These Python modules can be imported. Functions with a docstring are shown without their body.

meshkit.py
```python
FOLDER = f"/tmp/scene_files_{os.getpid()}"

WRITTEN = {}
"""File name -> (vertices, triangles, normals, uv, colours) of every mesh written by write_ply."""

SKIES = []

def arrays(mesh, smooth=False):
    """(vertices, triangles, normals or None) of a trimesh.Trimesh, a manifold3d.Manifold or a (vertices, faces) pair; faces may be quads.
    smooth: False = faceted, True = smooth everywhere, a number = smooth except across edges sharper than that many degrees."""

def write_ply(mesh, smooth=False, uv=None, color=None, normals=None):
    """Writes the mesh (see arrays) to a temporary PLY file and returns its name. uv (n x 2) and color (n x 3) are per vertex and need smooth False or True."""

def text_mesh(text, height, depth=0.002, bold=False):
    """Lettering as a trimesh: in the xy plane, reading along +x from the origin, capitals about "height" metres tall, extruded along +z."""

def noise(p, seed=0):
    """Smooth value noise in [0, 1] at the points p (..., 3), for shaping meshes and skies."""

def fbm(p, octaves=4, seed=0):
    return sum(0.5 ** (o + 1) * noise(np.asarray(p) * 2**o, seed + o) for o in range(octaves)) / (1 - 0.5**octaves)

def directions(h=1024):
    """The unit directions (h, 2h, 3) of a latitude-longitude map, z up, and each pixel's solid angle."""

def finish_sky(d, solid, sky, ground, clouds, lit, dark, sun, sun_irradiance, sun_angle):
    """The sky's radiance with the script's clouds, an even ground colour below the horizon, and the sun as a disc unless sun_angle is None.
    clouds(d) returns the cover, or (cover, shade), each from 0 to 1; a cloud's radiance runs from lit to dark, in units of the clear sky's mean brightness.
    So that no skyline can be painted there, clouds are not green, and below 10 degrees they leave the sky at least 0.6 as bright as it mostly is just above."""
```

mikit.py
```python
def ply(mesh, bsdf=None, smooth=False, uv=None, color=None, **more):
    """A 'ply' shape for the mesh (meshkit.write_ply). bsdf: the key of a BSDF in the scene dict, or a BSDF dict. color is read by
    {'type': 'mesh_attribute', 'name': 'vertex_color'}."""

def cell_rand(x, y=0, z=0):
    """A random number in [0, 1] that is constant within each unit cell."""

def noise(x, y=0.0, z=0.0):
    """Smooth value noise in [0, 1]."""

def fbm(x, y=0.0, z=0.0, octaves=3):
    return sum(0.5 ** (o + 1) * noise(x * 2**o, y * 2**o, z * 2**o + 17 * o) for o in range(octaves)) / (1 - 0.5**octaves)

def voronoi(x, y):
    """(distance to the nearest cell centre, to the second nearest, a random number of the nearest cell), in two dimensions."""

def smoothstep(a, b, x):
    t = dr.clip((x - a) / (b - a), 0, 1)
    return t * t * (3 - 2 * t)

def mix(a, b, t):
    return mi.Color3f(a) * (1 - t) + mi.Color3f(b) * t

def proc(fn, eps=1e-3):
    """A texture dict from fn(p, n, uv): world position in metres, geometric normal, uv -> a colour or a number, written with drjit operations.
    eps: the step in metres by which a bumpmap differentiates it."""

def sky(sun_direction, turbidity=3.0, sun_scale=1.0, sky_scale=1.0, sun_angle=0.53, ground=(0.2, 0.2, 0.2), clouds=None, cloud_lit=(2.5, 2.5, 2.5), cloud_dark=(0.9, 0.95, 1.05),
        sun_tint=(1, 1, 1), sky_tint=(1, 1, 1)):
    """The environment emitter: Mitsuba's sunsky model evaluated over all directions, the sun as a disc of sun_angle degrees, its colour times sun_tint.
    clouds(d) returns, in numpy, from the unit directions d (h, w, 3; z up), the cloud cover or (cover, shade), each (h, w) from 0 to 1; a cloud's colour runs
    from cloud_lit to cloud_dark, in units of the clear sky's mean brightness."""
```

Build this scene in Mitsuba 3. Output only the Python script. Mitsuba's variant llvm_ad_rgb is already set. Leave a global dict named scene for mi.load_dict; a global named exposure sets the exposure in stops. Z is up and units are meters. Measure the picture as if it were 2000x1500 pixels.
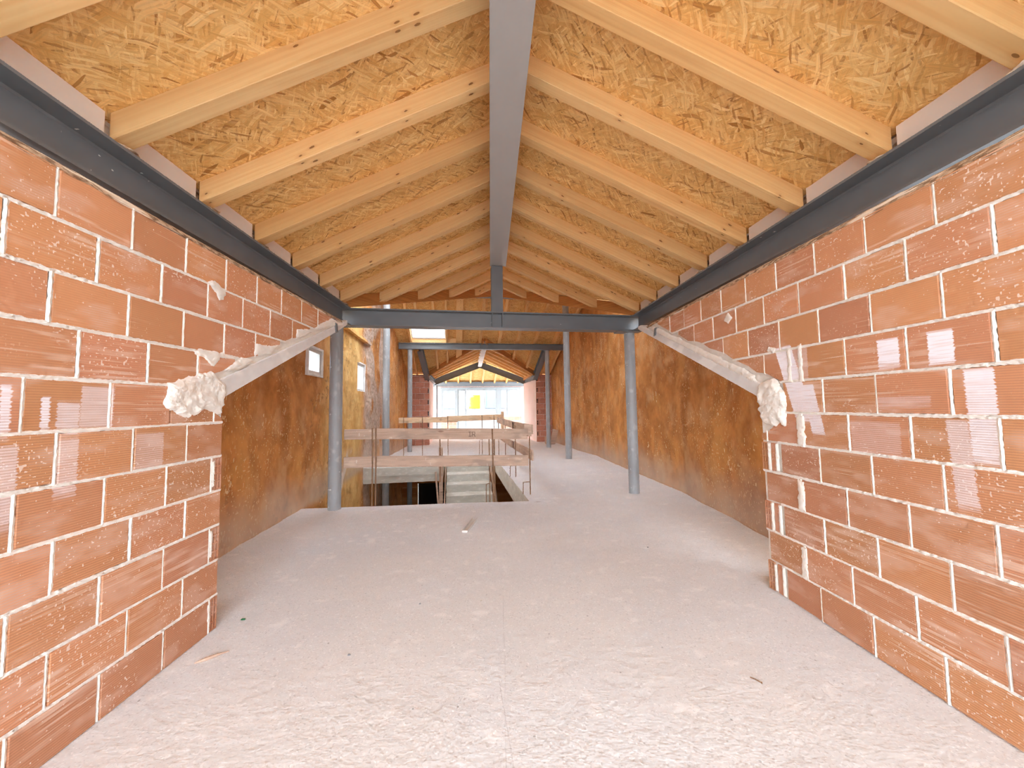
import math, random
import numpy as np, trimesh, drjit as dr, mitsuba as mi, mikit, meshkit
import shapely
from shapely.geometry import Polygon, box as sbox
from mikit import proc, noise, fbm, voronoi, cell_rand, smoothstep, mix

T = mi.ScalarTransform4f
scene, labels = {}, {}

# ------------------------------------------------------------------ camera, sky, exposure
YAW, PITCH, ROLL, FPX, EYE = 0.0604, 0.0602, 0.014, 715.92, 1.35
_f = np.array([math.sin(YAW) * math.cos(PITCH), math.cos(YAW) * math.cos(PITCH), math.sin(PITCH)])
_r = np.array([math.cos(YAW), -math.sin(YAW), 0.0])
_d = np.cross(_f, _r)
_up = -(-math.sin(ROLL) * _r + math.cos(ROLL) * _d)
scene['camera'] = {'type': 'perspective', 'fov': 2 * math.degrees(math.atan(1000 / FPX)), 'fov_axis': 'x', 'near_clip': 0.02, 'far_clip': 500.0,
                   'to_world': T().look_at(origin=[0, 0, EYE], target=(np.array([0, 0, EYE]) + _f).tolist(), up=_up.tolist())}
# bright day under a white veil of cloud that hides the sun
veil = lambda d: 0.72 + 0.28 * meshkit.fbm(d * 3.0, 4, 5)
scene['sky'] = mikit.sky((-0.22, -0.62, 0.80), turbidity=3.0, sun_scale=0.0, sky_scale=1.0, ground=(0.25, 0.25, 0.25), clouds=veil, cloud_lit=(2.28, 2.44, 2.62), cloud_dark=(1.55, 1.64, 1.78))
exposure = 5.45

# ------------------------------------------------------------------ frames and mesh helpers
PHI = 0.097                                   # the hall behind stands a little askew to the front room
CP, SP = math.cos(PHI), math.sin(PHI)


def hall(P):
    """(u across, v away, z) of the hall -> world"""
    P = np.asarray(P, float)
    return np.stack([P[..., 0] * CP - P[..., 1] * SP, P[..., 0] * SP + P[..., 1] * CP, P[..., 2]], -1)


def room(P):
    return np.asarray(P, float)


def outward(v, f):
    m = trimesh.Trimesh(np.asarray(v, float), np.asarray(f), process=False)
    if m.volume < 0:
        m.invert()
    return m


def ccw(poly):
    p = np.asarray(poly, float)
    a = np.sum(p[:, 0] * np.roll(p[:, 1], -1) - np.roll(p[:, 0], -1) * p[:, 1])
    return p if a > 0 else p[::-1]


def inset(p, d):
    """inner offset of a convex counter-clockwise polygon"""
    n = len(p)
    out = []
    for i in range(n):
        a, b, c = p[i - 1], p[i], p[(i + 1) % n]
        e1, e2 = (b - a) / np.linalg.norm(b - a), (c - b) / np.linalg.norm(c - b)
        n1, n2 = np.array([-e1[1], e1[0]]), np.array([-e2[1], e2[0]])
        k = n1 + n2
        k = k / max(1e-6, 1 + n1 @ n2)
        out.append(b + k * d)
    return np.array(out)


def prism(poly, t0, t1, place, ch=0.0, c0=True, c1=True):
    """convex polygon (a, b) extruded along t from t0 to t1; place(a, b, t) -> xyz array; chamfered ends"""
    p = ccw(poly)
    n = len(p)
    rings = []
    if ch and c0:
        rings += [(inset(p, ch), t0), (p, t0 + ch)]
    else:
        rings += [(p, t0)]
    if ch and c1:
        rings += [(p, t1 - ch), (inset(p, ch), t1)]
    else:
        rings += [(p, t1)]
    v = np.vstack([np.column_stack([q, np.full(n, t)]) for q, t in rings])
    f = []
    for k in range(len(rings) - 1):
        for i in range(n):
            j = (i + 1) % n
            a, b, c, d = k * n + i, k * n + j, (k + 1) * n + j, (k + 1) * n + i
            f += [[a, b, c], [a, c, d]]
    e = (len(rings) - 1) * n
    for i in range(1, n - 1):
        f += [[0, i + 1, i], [e, e + i, e + i + 1]]
    return outward(place(v[:, 0], v[:, 1], v[:, 2]), f)


def axes(p0, p1, up=(0, 0, 1)):
    p0, p1 = np.asarray(p0, float), np.asarray(p1, float)
    L = np.linalg.norm(p1 - p0)
    z = (p1 - p0) / L
    x = np.cross(np.asarray(up, float), z)
    if np.linalg.norm(x) < 1e-6:
        x = np.cross([0, 1.0, 0], z)
    x /= np.linalg.norm(x)
    return p0, x, np.cross(z, x), z, L


def bar(p0, p1, w, h, up=(0, 0, 1), ch=0.004):
    """squared timber from p0 to p1: width w, height h along up"""
    o, x, y, z, L = axes(p0, p1, up)
    c = min(ch, w * .3, h * .3)
    a, b = w / 2, h / 2
    poly = [(a - c, -b), (a, -b + c), (a, b - c), (a - c, b), (-a + c, b), (-a, b - c), (-a, -b + c), (-a + c, -b)]
    return prism(poly, 0, L, lambda p, q, t: o + np.outer(p, x) + np.outer(q, y) + np.outer(t, z), ch=c * .6)


def ibeam(p0, p1, h, b, tf, tw, up=(0, 0, 1)):
    """rolled I section; p0-p1 is the line along the middle of its underside"""
    o, x, y, z, L = axes(p0, p1, up)
    B, W, r = b / 2, tw / 2, tf * .6
    pts = [(-B, 0), (B, 0), (B, tf), (W + r, tf), (W, tf + r), (W, h - tf - r), (W + r, h - tf), (B, h - tf), (B, h), (-B, h), (-B, h - tf), (-W - r, h - tf), (-W, h - tf - r), (-W, tf + r), (-W - r, tf), (-B, tf)]
    m = trimesh.creation.extrude_polygon(Polygon(pts), L, engine='earcut')
    v = m.vertices
    return outward(o + np.outer(v[:, 0], x) + np.outer(v[:, 1], y) + np.outer(v[:, 2], z), m.faces)


def tube(pts, r, n=8):
    """round rod through the points, closed ends"""
    P = np.asarray(pts, float)
    rings, prev = [], None
    for i in range(len(P)):
        d = P[min(i + 1, len(P) - 1)] - P[max(i - 1, 0)]
        d /= np.linalg.norm(d)
        x = np.cross(d, [0, 0, 1.0] if prev is None else np.cross(prev, d))
        if prev is not None:
            x = prev - d * (prev @ d)
        if np.linalg.norm(x) < 1e-6:
            x = np.array([1.0, 0, 0]) - d * d[0]
        x /= np.linalg.norm(x)
        prev = x
        y = np.cross(d, x)
        a = np.arange(n) * 2 * np.pi / n
        rr = r[i] if np.ndim(r) else r
        rings.append(P[i] + rr * (np.outer(np.cos(a), x) + np.outer(np.sin(a), y)))
    v = np.vstack(rings + [P[:1], P[-1:]])
    f, m = [], len(P)
    for k in range(m - 1):
        for i in range(n):
            j = (i + 1) % n
            f += [[k * n + i, k * n + j, (k + 1) * n + j], [k * n + i, (k + 1) * n + j, (k + 1) * n + i]]
    for i in range(n):
        j = (i + 1) % n
        f += [[m * n, j, i], [m * n + 1, (m - 1) * n + i, (m - 1) * n + j]]
    return outward(v, f)


def lathe(c, prof, n=32):
    """closed solid of revolution round the vertical through c (x, y): prof = [(r, z)...] from bottom to top"""
    a = np.arange(n) * 2 * np.pi / n
    v = [np.array([[c[0], c[1], prof[0][1]]])] + [np.column_stack([c[0] + r * np.cos(a), c[1] + r * np.sin(a), np.full(n, z)]) for r, z in prof] + [np.array([[c[0], c[1], prof[-1][1]]])]
    f, m = [], len(prof)
    for i in range(n):
        j = (i + 1) % n
        f.append([0, 1 + j, 1 + i])
        for k in range(m - 1):
            A, B = 1 + k * n, 1 + (k + 1) * n
            f += [[A + i, A + j, B + j], [A + i, B + j, B + i]]
        f.append([1 + m * n, 1 + (m - 1) * n + i, 1 + (m - 1) * n + j])
    return outward(np.vstack(v), f)


def block(lo, hi, frame=room, ch=0.003):
    lo, hi = np.asarray(lo, float), np.asarray(hi, float)
    c = min(ch, *(0.3 * (hi - lo)))
    return prism([(lo[0], lo[1]), (hi[0], lo[1]), (hi[0], hi[1]), (lo[0], hi[1])], lo[2], hi[2], lambda a, b, t: frame(np.stack([a, b, t], -1)), ch=c)


def lump(c, s, seed, frame=room, amp=0.35, freq=2.2, sub=3):
    """rough blob of mortar"""
    m = trimesh.creation.icosphere(subdivisions=sub)
    v = m.vertices
    k = 1 + amp * (meshkit.fbm(v * freq + seed * 7.3, 3, seed) - .5) * 2
    v = v * k[:, None] * np.asarray(s) + np.asarray(c)
    return outward(frame(v), m.faces)


def cat(ms):
    return trimesh.util.concatenate(list(ms))


def convex_bits(g):
    """convex polygons (n x 2) that fill the shapely shape"""
    out = []
    for q in (g.geoms if hasattr(g, 'geoms') else [g]):
        if q.geom_type != 'Polygon' or q.area < 1e-3:
            continue
        bits = [q] if q.convex_hull.area - q.area < 1e-4 else [t for t in shapely.delaunay_triangles(q).geoms if q.contains(t.representative_point())]
        for t in bits:
            p = np.array(Polygon(t.exterior.coords).simplify(1e-4).exterior.coords)[:-1]
            if len(p) > 2 and t.area > 1e-3:
                out.append(p)
    return out


# ------------------------------------------------------------------ names
def numbered(name):
    if not any(k == name or k.startswith(name + '__') for k in list(scene) + list(labels)):
        return name
    i = 1
    while any(k == f'{name}_{i:03d}' or k.startswith(f'{name}_{i:03d}__') for k in list(scene) + list(labels)):
        i += 1
    return f'{name}_{i:03d}'


_next = {}


def thing(name, label, category, group=None):
    key = numbered(name)
    labels[key] = {'label': label, 'category': category}
    if group:
        labels[key]['group'] = group
    return key


def part(parent, name, mesh, bsdf, smooth=False, label=None, kind=None, rnd=None):
    base = f'{parent}__{name}'
    i = _next.get(base, 0)
    _next[base] = i + 1
    key = base if i == 0 else f'{base}_{i:03d}'
    uv = None
    if rnd is not None:
        uv = np.tile(np.asarray(rnd, float), (len(mesh.vertices), 1))
    scene[key] = mikit.ply(mesh, bsdf, smooth, uv=uv)
    if label or kind:
        labels[key] = {}
        if label:
            labels[key]['label'] = label
        if kind:
            labels[key]['kind'] = kind
    return key


def one(name, mesh, bsdf, label, category, group=None, smooth=False, rnd=None):
    key = thing(name, label, category, group)
    uv = None if rnd is None else np.tile(np.asarray(rnd, float), (len(mesh.vertices), 1))
    scene[key] = mikit.ply(mesh, bsdf, smooth, uv=uv)
    return key


def struct(name, mesh=None, bsdf=None, label=None, smooth=False):
    if mesh is not None:
        scene[name] = mikit.ply(mesh, bsdf, smooth)
    labels[name] = {'kind': 'structure'}
    if label:
        labels[name]['label'] = label
    return name


# ------------------------------------------------------------------ materials
def rgb(*c):
    return {'type': 'rgb', 'value': list(c)}


def mat(key, color, rough=0.8, spec=0.3, bump=None, bscale=1.0, eps=1e-3, metallic=0.0):
    b = {'type': 'principled', 'base_color': color if isinstance(color, dict) else rgb(*color), 'roughness': rough, 'specular': spec, 'metallic': metallic}
    if bump is not None:
        b = {'type': 'bumpmap', 'arbitrary': proc(bump, eps), 'scale': bscale, 'bsdf': b}
    scene[key] = {'type': 'twosided', 'bsdf': b}


def C(*c):
    return mi.Color3f(*c)


def osb_color(p, n, uv):
    x, y = p.x, p.y
    out = mix(C(.54, .300, .095), C(.68, .42, .165), fbm(x * 7, y * 7, 3))
    out = mix(out, C(.78, .54, .25), .5 * smoothstep(.45, .85, noise(x * 70, y * 70, p.z * 30)))
    for k, (th, lx, ly, cut) in enumerate(((0.6, .11, .026, .45), (1.9, .09, .020, .50), (0.45, .075, .010, .50), (1.15, .10, .016, .52), (2.2, .065, .009, .58), (-0.25, .13, .024, .60), (0.85, .085, .012, .64))):
        c, s = math.cos(th), math.sin(th)
        w = (noise(x * 9, y * 9, 5 + k) - .5) * .035
        a, b = (x * c + y * s + w) / lx, (-x * s + y * c + w) / ly
        d1, d2, r = voronoi(a + 31 * k, b + 17 * k)
        edge = smoothstep(.0, .10, d2 - d1)
        tone = cell_rand(r * 977, k, 3)
        grain = noise(a * 1.2, b * 6, k)
        light = mix(C(.60, .355, .12), C(.88, .68, .385), tone * tone)
        dark = mix(C(.46, .235, .07), C(.33, .15, .04), cell_rand(r * 431, k, 6))
        col = dr.select(tone > .91, dark, light) * (.86 + .24 * grain)
        on = dr.select(r > cut, edge, mi.Float(0)) * (.35 + .65 * cell_rand(r * 555, k, 9))
        out = mix(out, col, on)
    return out * C(1.16, 1.09, .94)


mat('osb', proc(osb_color), .75, .25)


def pine(axis):
    def color(p, n, uv):
        if axis == 'x':
            l, a, b = p.x, p.y + uv.x * 3.1, p.z - .478 * dr.abs(p.x - .155) * -1
        else:
            l, a, b = -p.x * SP + p.y * CP, p.x * CP + p.y * SP + uv.x * 3.1, p.z
        l = l + uv.y * 9.7
        warp = fbm(l * 1.3, a * 4, b * 4) * .25
        g = noise(l * .9, a * 60 + warp * 20, b * 60 + warp * 20)
        g2 = noise(l * 2.5, a * 160, b * 160)
        col = mix(C(.70, .44, .19), C(.80, .58, .31), .65 * g + .35 * g2)
        col = col * (.88 + .2 * uv.x) * mix(C(1, .94, .86), C(1, 1, 1), uv.y)
        streak = smoothstep(.62, .80, fbm(l * .7 + 3, a * 22, b * 22))
        col = mix(col, C(.58, .30, .10), .45 * streak)
        d1, d2, r = voronoi(l * 4.2, (a + b * .9) * 9.5)
        rad = .035 + .05 * cell_rand(r * 733, 2, 5)
        knot = (1 - smoothstep(rad * .75, rad, d1)) * dr.select(r > .62, mi.Float(1), mi.Float(0))
        col = mix(col, C(.10, .040, .018), .95 * knot)
        halo = (1 - smoothstep(.04, .22, d1)) * dr.select(r > .62, mi.Float(1), mi.Float(0))
        return mix(col, C(.55, .27, .08), .35 * halo) * C(1.05, 1.0, .93)
    return color


mat('pine_across', proc(pine('x')), .6, .3)
mat('pine_along', proc(pine('y')), .6, .3)


def valley_color(p, n, uv):
    g = noise(p.x * 3, p.y * 3, p.z * 55)
    return mix(C(.44, .17, .045), C(.60, .27, .08), g) * (.9 + .2 * fbm(p.x * 4, p.y * 4, p.z * 4))


mat('valley_board', proc(valley_color), .65, .25)


def plank_color(p, n, uv):
    l, a = p.x * CP + p.y * SP + uv.y * 7, p.z + uv.x * 5
    m = -p.x * SP + p.y * CP
    l = dr.select(uv.x > .5, m, l)
    g = fbm(l * 2.2, a * 70, uv.x * 9)
    g2 = noise(l * 6, a * 210, 2)
    col = mix(C(.38, .255, .185), C(.66, .50, .39), .6 * g + .4 * g2)
    col = mix(col, C(.30, .23, .19), .55 * smoothstep(.55, .75, fbm(l * 2.5 + 5, a * 9, 4)))
    col = mix(col, C(.72, .58, .46), .4 * smoothstep(.60, .80, fbm(l * 5 + 9, a * 12, 8)))
    d1, d2, r = voronoi(l * 2.6, a * 8)
    k = (1 - smoothstep(.05, .14, d1)) * dr.select(r > .7, mi.Float(1), mi.Float(0))
    col = mix(col, C(.20, .11, .07), .7 * k)
    col = dr.select(uv.y > .84, col * C(1.38, 1.34, 1.12), col)
    spl = smoothstep(.93, .95, noise(l * 30, a * 30, 6))
    return mix(col, C(.80, .76, .70), .4 * spl)


mat('plank', proc(plank_color), .8, .2)


def steel_color(p, n, uv):
    g = fbm(p.x * 5, p.y * 5, p.z * 5)
    col = mix(C(.132, .145, .153), C(.168, .180, .188), g)
    spl = smoothstep(.93, .95, noise(p.x * 30, p.y * 30, p.z * 30)) * smoothstep(.6, .7, noise(p.x * 3, p.y * 3, p.z * 3 + 4))
    return mix(col, C(.62, .62, .60), spl)


mat('steel', proc(steel_color), .42, .5)
mat('ridge_steel_lit', (.37, .36, .345), .40, .5)  # steel tone lightened to carry the floor light on the ridge beam


def column_color(p, n, uv):
    g = fbm(p.x * 6, p.y * 6, p.z * 3)
    col = mix(C(.28, .30, .315), C(.37, .39, .40), g)
    dust = smoothstep(.55, .80, fbm(p.x * 20, p.y * 20, p.z * 9))
    col = mix(col, C(.52, .53, .53), .5 * dust)
    spl = smoothstep(.91, .94, noise(p.x * 25, p.y * 25, p.z * 22 + 7))
    return mix(col, C(.75, .76, .76), .7 * spl)


mat('column_steel', proc(column_color), .45, .45)


def floor_color(p, n, uv):
    x, y = p.x, p.y
    big = fbm(x * .8 + 3, y * .8, 1, 4)
    mid = fbm(x * 4, y * 7, 5, 4)
    fin = fbm(x * 70, y * 70, 2)
    col = mix(C(.56, .565, .565), C(.73, .735, .735), .40 * big + .30 * mid + .30 * fin)
    col = mix(col, C(.66, .62, .57), .30 * smoothstep(.45, .75, fbm(x * 1.1 + 9, y * .9, 7)))
    col = mix(col, C(.57, .59, .62), .40 * smoothstep(.45, .75, fbm(x * .9 - 4, y * 1.3, 11)))
    white = smoothstep(.62, .85, fbm(x * 9, y * 12, 9, 4))
    col = mix(col, C(.80, .79, .77), .45 * white)
    grit = noise(x * 160, y * 160, 4)
    col = mix(col, C(.42, .41, .40), .45 * smoothstep(.80, .90, grit))
    col = mix(col, C(.90, .89, .87), .40 * smoothstep(.20, .10, grit))
    d1, d2, r = voronoi(x * 6, y * 6)
    speck = (1 - smoothstep(.02, .04, d1)) * dr.select(r > .88, mi.Float(1), mi.Float(0))
    col = mix(col, C(.20, .19, .18), .6 * speck)
    # pencil line and scratches in the cement
    line = (1 - smoothstep(.001, .0028, dr.abs(x - .045 - .012 * noise(y * 3, 1, 1) - .02 * (y - 1.5)))) * smoothstep(1.2, 1.3, y) * (1 - smoothstep(2.5, 2.8, y))
    col = mix(col, C(.33, .31, .30), .42 * line * noise(y * 9, 3, 3))
    line = (1 - smoothstep(.001, .0028, dr.abs(x - .06 + .10 * (y - 1.6)))) * smoothstep(1.2, 1.25, y) * (1 - smoothstep(1.85, 1.95, y))
    col = mix(col, C(.40, .38, .37), .4 * line)
    rub = smoothstep(.55, .8, 1 - dr.sqrt(dr.square((x - .66) / .16) + dr.square((y - 5.22) / .06))) * fbm(x * 30, y * 30, 1)
    return mix(col, C(.25, .2, .17), rub)


def floor_bump(p, n, uv):
    return fbm(p.x * 24, p.y * 24, 1, 3) * .004 + fbm(p.x * 120, p.y * 120, 1, 2) * .0022


mat('floor_cement', proc(floor_color), .85, .2, floor_bump, 1.0, 2e-3)


def concrete_color(p, n, uv):
    g = fbm(p.x * 5, p.y * 5, p.z * 9, 4)
    col = mix(C(.50, .49, .43), C(.72, .71, .64), g)
    return mix(col, C(.80, .79, .74), .5 * smoothstep(.55, .75, fbm(p.x * 14, p.y * 14, p.z * 20)))


mat('concrete', proc(concrete_color), .9, .15)

# limewash strokes on the right brick wall, window reflections painted in on the left: (x side, y0, y1, z0, z1, slant, strength)
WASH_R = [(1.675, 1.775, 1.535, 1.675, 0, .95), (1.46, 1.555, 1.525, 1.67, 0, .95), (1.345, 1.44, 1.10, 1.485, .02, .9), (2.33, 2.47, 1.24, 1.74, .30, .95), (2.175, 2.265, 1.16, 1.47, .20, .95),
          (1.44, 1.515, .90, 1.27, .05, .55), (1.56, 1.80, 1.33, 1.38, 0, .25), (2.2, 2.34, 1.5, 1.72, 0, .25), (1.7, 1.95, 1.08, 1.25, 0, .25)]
GLARE_L = [(1.522, 1.55, 1.285, 1.42, 0, .9), (1.575, 1.655, 1.27, 1.40, .02, .6), (1.575, 1.655, 1.02, 1.255, 0, .45), (1.40, 1.43, 1.28, 1.46, 0, .85), (1.66, 1.79, 1.285, 1.47, .03, .45), (1.39, 1.46, .95, 1.24, 0, .5), (1.90, 2.05, 1.07, 1.25, 0, .3)]


def brick_color(p, n, uv):
    y, z = p.y, p.z
    r = uv.x
    m = fbm(y * 5 + r * 40, z * 9, r * 9)
    col = mix(C(.56, .245, .125), C(.62, .31, .175), m)
    col = mix(col, mix(C(.59, .285, .115), C(.53, .225, .135), uv.y), .55)
    col = col * (.90 + .22 * r)
    rib = .5 + .5 * dr.sin(z * (2 * math.pi / .0102))
    ribbed = .35 + .65 * smoothstep(1.75, 1.2, z)
    col = col * (1 - .20 * ribbed * rib)
    # chalky lime left in the grooves
    chalk = smoothstep(.50, .78, fbm(y * 7, z * 16, 3)) * (.35 + .65 * rib)
    col = mix(col, C(.74, .55, .46), .40 * chalk)
    drag = smoothstep(.55, .8, noise(y * 5, z * 110, 4)) * smoothstep(.5, .75, fbm(y * 3, z * 7, 13))
    col = mix(col, C(.80, .62, .50), .45 * drag)
    spot = smoothstep(.80, .86, noise(y * 130, z * 130, r * 30)) * smoothstep(.30, .55, fbm(y * 3.5, z * 3.5, 8))
    col = mix(col, C(.88, .76, .66), .6 * spot)
    spot2 = smoothstep(.74, .82, fbm(y * 60, z * 110, r * 17 + 3)) * smoothstep(.48, .66, fbm(y * 2.2, z * 2.2, 18))
    col = mix(col, C(.90, .80, .70), .45 * spot2)
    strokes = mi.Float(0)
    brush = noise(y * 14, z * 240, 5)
    for side, lst in ((1, WASH_R), (-1, GLARE_L)):
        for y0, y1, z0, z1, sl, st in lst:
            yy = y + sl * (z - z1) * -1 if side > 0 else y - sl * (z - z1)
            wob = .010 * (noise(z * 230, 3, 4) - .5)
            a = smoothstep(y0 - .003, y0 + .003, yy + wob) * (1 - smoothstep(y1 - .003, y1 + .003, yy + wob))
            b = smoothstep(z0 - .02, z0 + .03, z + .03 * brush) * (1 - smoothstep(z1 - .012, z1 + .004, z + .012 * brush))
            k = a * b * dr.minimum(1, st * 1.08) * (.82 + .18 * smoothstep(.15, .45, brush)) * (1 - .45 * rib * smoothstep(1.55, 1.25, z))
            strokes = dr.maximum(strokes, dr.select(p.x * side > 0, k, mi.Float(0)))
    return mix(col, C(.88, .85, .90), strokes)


def brick_bump(p, n, uv):
    y, z = p.y, p.z
    return .0011 * dr.sin(z * (2 * math.pi / .0102)) * (.30 + .70 * smoothstep(1.75, 1.2, z)) + .0025 * fbm(y * 40, z * 40, 2)


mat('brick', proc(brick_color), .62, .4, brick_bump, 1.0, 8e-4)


def far_brick_color(p, n, uv):
    m = fbm(p.x * 9, p.y * 9, p.z * 14)
    return mix(C(.47, .20, .135), C(.62, .31, .22), m) * (.85 + .3 * uv.x)


mat('far_brick', proc(far_brick_color), .8, .2)


def mortar_color(p, n, uv):
    g = fbm(p.x * 30, p.y * 30, p.z * 30, 4)
    col = mix(C(.72, .67, .60), C(.88, .85, .79), g)
    return mix(col, C(.78, .66, .56), .30 * smoothstep(.55, .75, fbm(p.x * 6, p.y * 6, p.z * 6)))


def mortar_bump(p, n, uv):
    return fbm(p.x * 70, p.y * 70, p.z * 70, 3) * .008


mat('mortar', proc(mortar_color), .95, .1, mortar_bump, 1.8, 1.5e-3)
mat('far_mortar', (.72, .60, .53), .95, .1)


def crust_color(p, n, uv):
    g = fbm(p.y * 35, p.z * 60, p.x * 20, 4)
    col = mix(C(.20, .13, .08), C(.55, .42, .30), smoothstep(.35, .65, g))
    return mix(col, C(.74, .68, .58), smoothstep(.56, .66, fbm(p.y * 5, p.z * 30, 6)))


mat('crust', proc(crust_color), .95, .1, mortar_bump, 1.0, 1.5e-3)


def earth_color(p, n, uv):
    l = -p.x * SP + p.y * CP
    z = p.z
    big = smoothstep(.25, .75, fbm(l * 1.1, z * .8, 3, 4))
    run = fbm(l * 3.6 + 1.5 * noise(l * 2, z * 2, 4), z * 1.7 + noise(l * 3, z * 3, 8), 9, 5)
    fin = fbm(l * 22, z * 22, 1, 3)
    blot = smoothstep(.30, .70, fbm(l * 7 + 3, z * 5, 70, 4))
    col = mix(C(.34, .112, .022), C(.78, .37, .115), .30 * big + .25 * run + .25 * blot + .20 * fin)
    col = mix(col, C(.30, .105, .030), .40 * smoothstep(.40, .80, fbm(l * 3.0, z * 2.0, 14, 5)))
    col = mix(col, C(.72, .39, .12), .35 * smoothstep(.45, .75, run))
    pale = smoothstep(.50, .80, fbm(l * 5, z * 3.4, 23, 5))
    col = mix(col, C(.72, .46, .24), .42 * pale)
    chip = smoothstep(.76, .82, fbm(l * 26, z * 14, 7, 3)) * smoothstep(.40, .6, fbm(l * 1.5, z * 1.5, 31))
    col = mix(col, C(.84, .66, .42), .8 * chip)
    spk = smoothstep(.80, .86, noise(l * 60, z * 45, 3)) * smoothstep(.4, .7, fbm(l * 2, z * 2, 61))
    col = mix(col, C(.80, .60, .36), .6 * spk)
    # old limewash streaks and soot in the second half of the left wall
    left = dr.select(p.x < 0, mi.Float(1), mi.Float(0))
    soot = smoothstep(.30, .55, fbm(l * 5, z * 1.4, 40)) * smoothstep(8.4, 9.0, l) * (1 - smoothstep(10.2, 11.5, l)) * left
    col = mix(col, mix(C(.30, .24, .20), C(.68, .58, .50), fin), .75 * soot)
    ochre = smoothstep(5.9, 6.5, l) * (1 - smoothstep(8.2, 8.8, l)) * left  # skylight brightness on this stretch of wall painted in as paler ochre
    col = mix(col, mix(C(.60, .33, .08), C(.92, .68, .30), .35 * run + .35 * blot + .3 * fin), .80 * ochre)
    pit = smoothstep(.62, .74, fbm(l * 19, z * 19, 81, 4)) * smoothstep(.45, .70, fbm(l * 1.6, z * 1.6, 83))
    col = mix(col, C(.26, .11, .035), .5 * pit * left)
    # grey cement splashed up from the floor and a pale scar
    damp = smoothstep(.62, .0, z + .45 * (fbm(l * 2.5, z * 1.5, 50) - .5)) * smoothstep(-.1, .05, z)
    col = mix(col, C(.56, .48, .40), .62 * damp)
    scar = (1 - smoothstep(.05, .20, dr.abs((l - 6.9) - 1.15 * (z + .15) + .3 * (fbm(l * 6, z * 6, 3) - .5)))) * left * (1 - smoothstep(.35, .6, z)) * smoothstep(-1.0, -.7, z)
    return mix(col, C(.78, .72, .66), .75 * scar)


def earth_bump(p, n, uv):
    l = -p.x * SP + p.y * CP
    return fbm(l * 9, p.z * 6, 3, 4) * .085 + fbm(l * 45, p.z * 45, 5, 3) * .010


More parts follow.
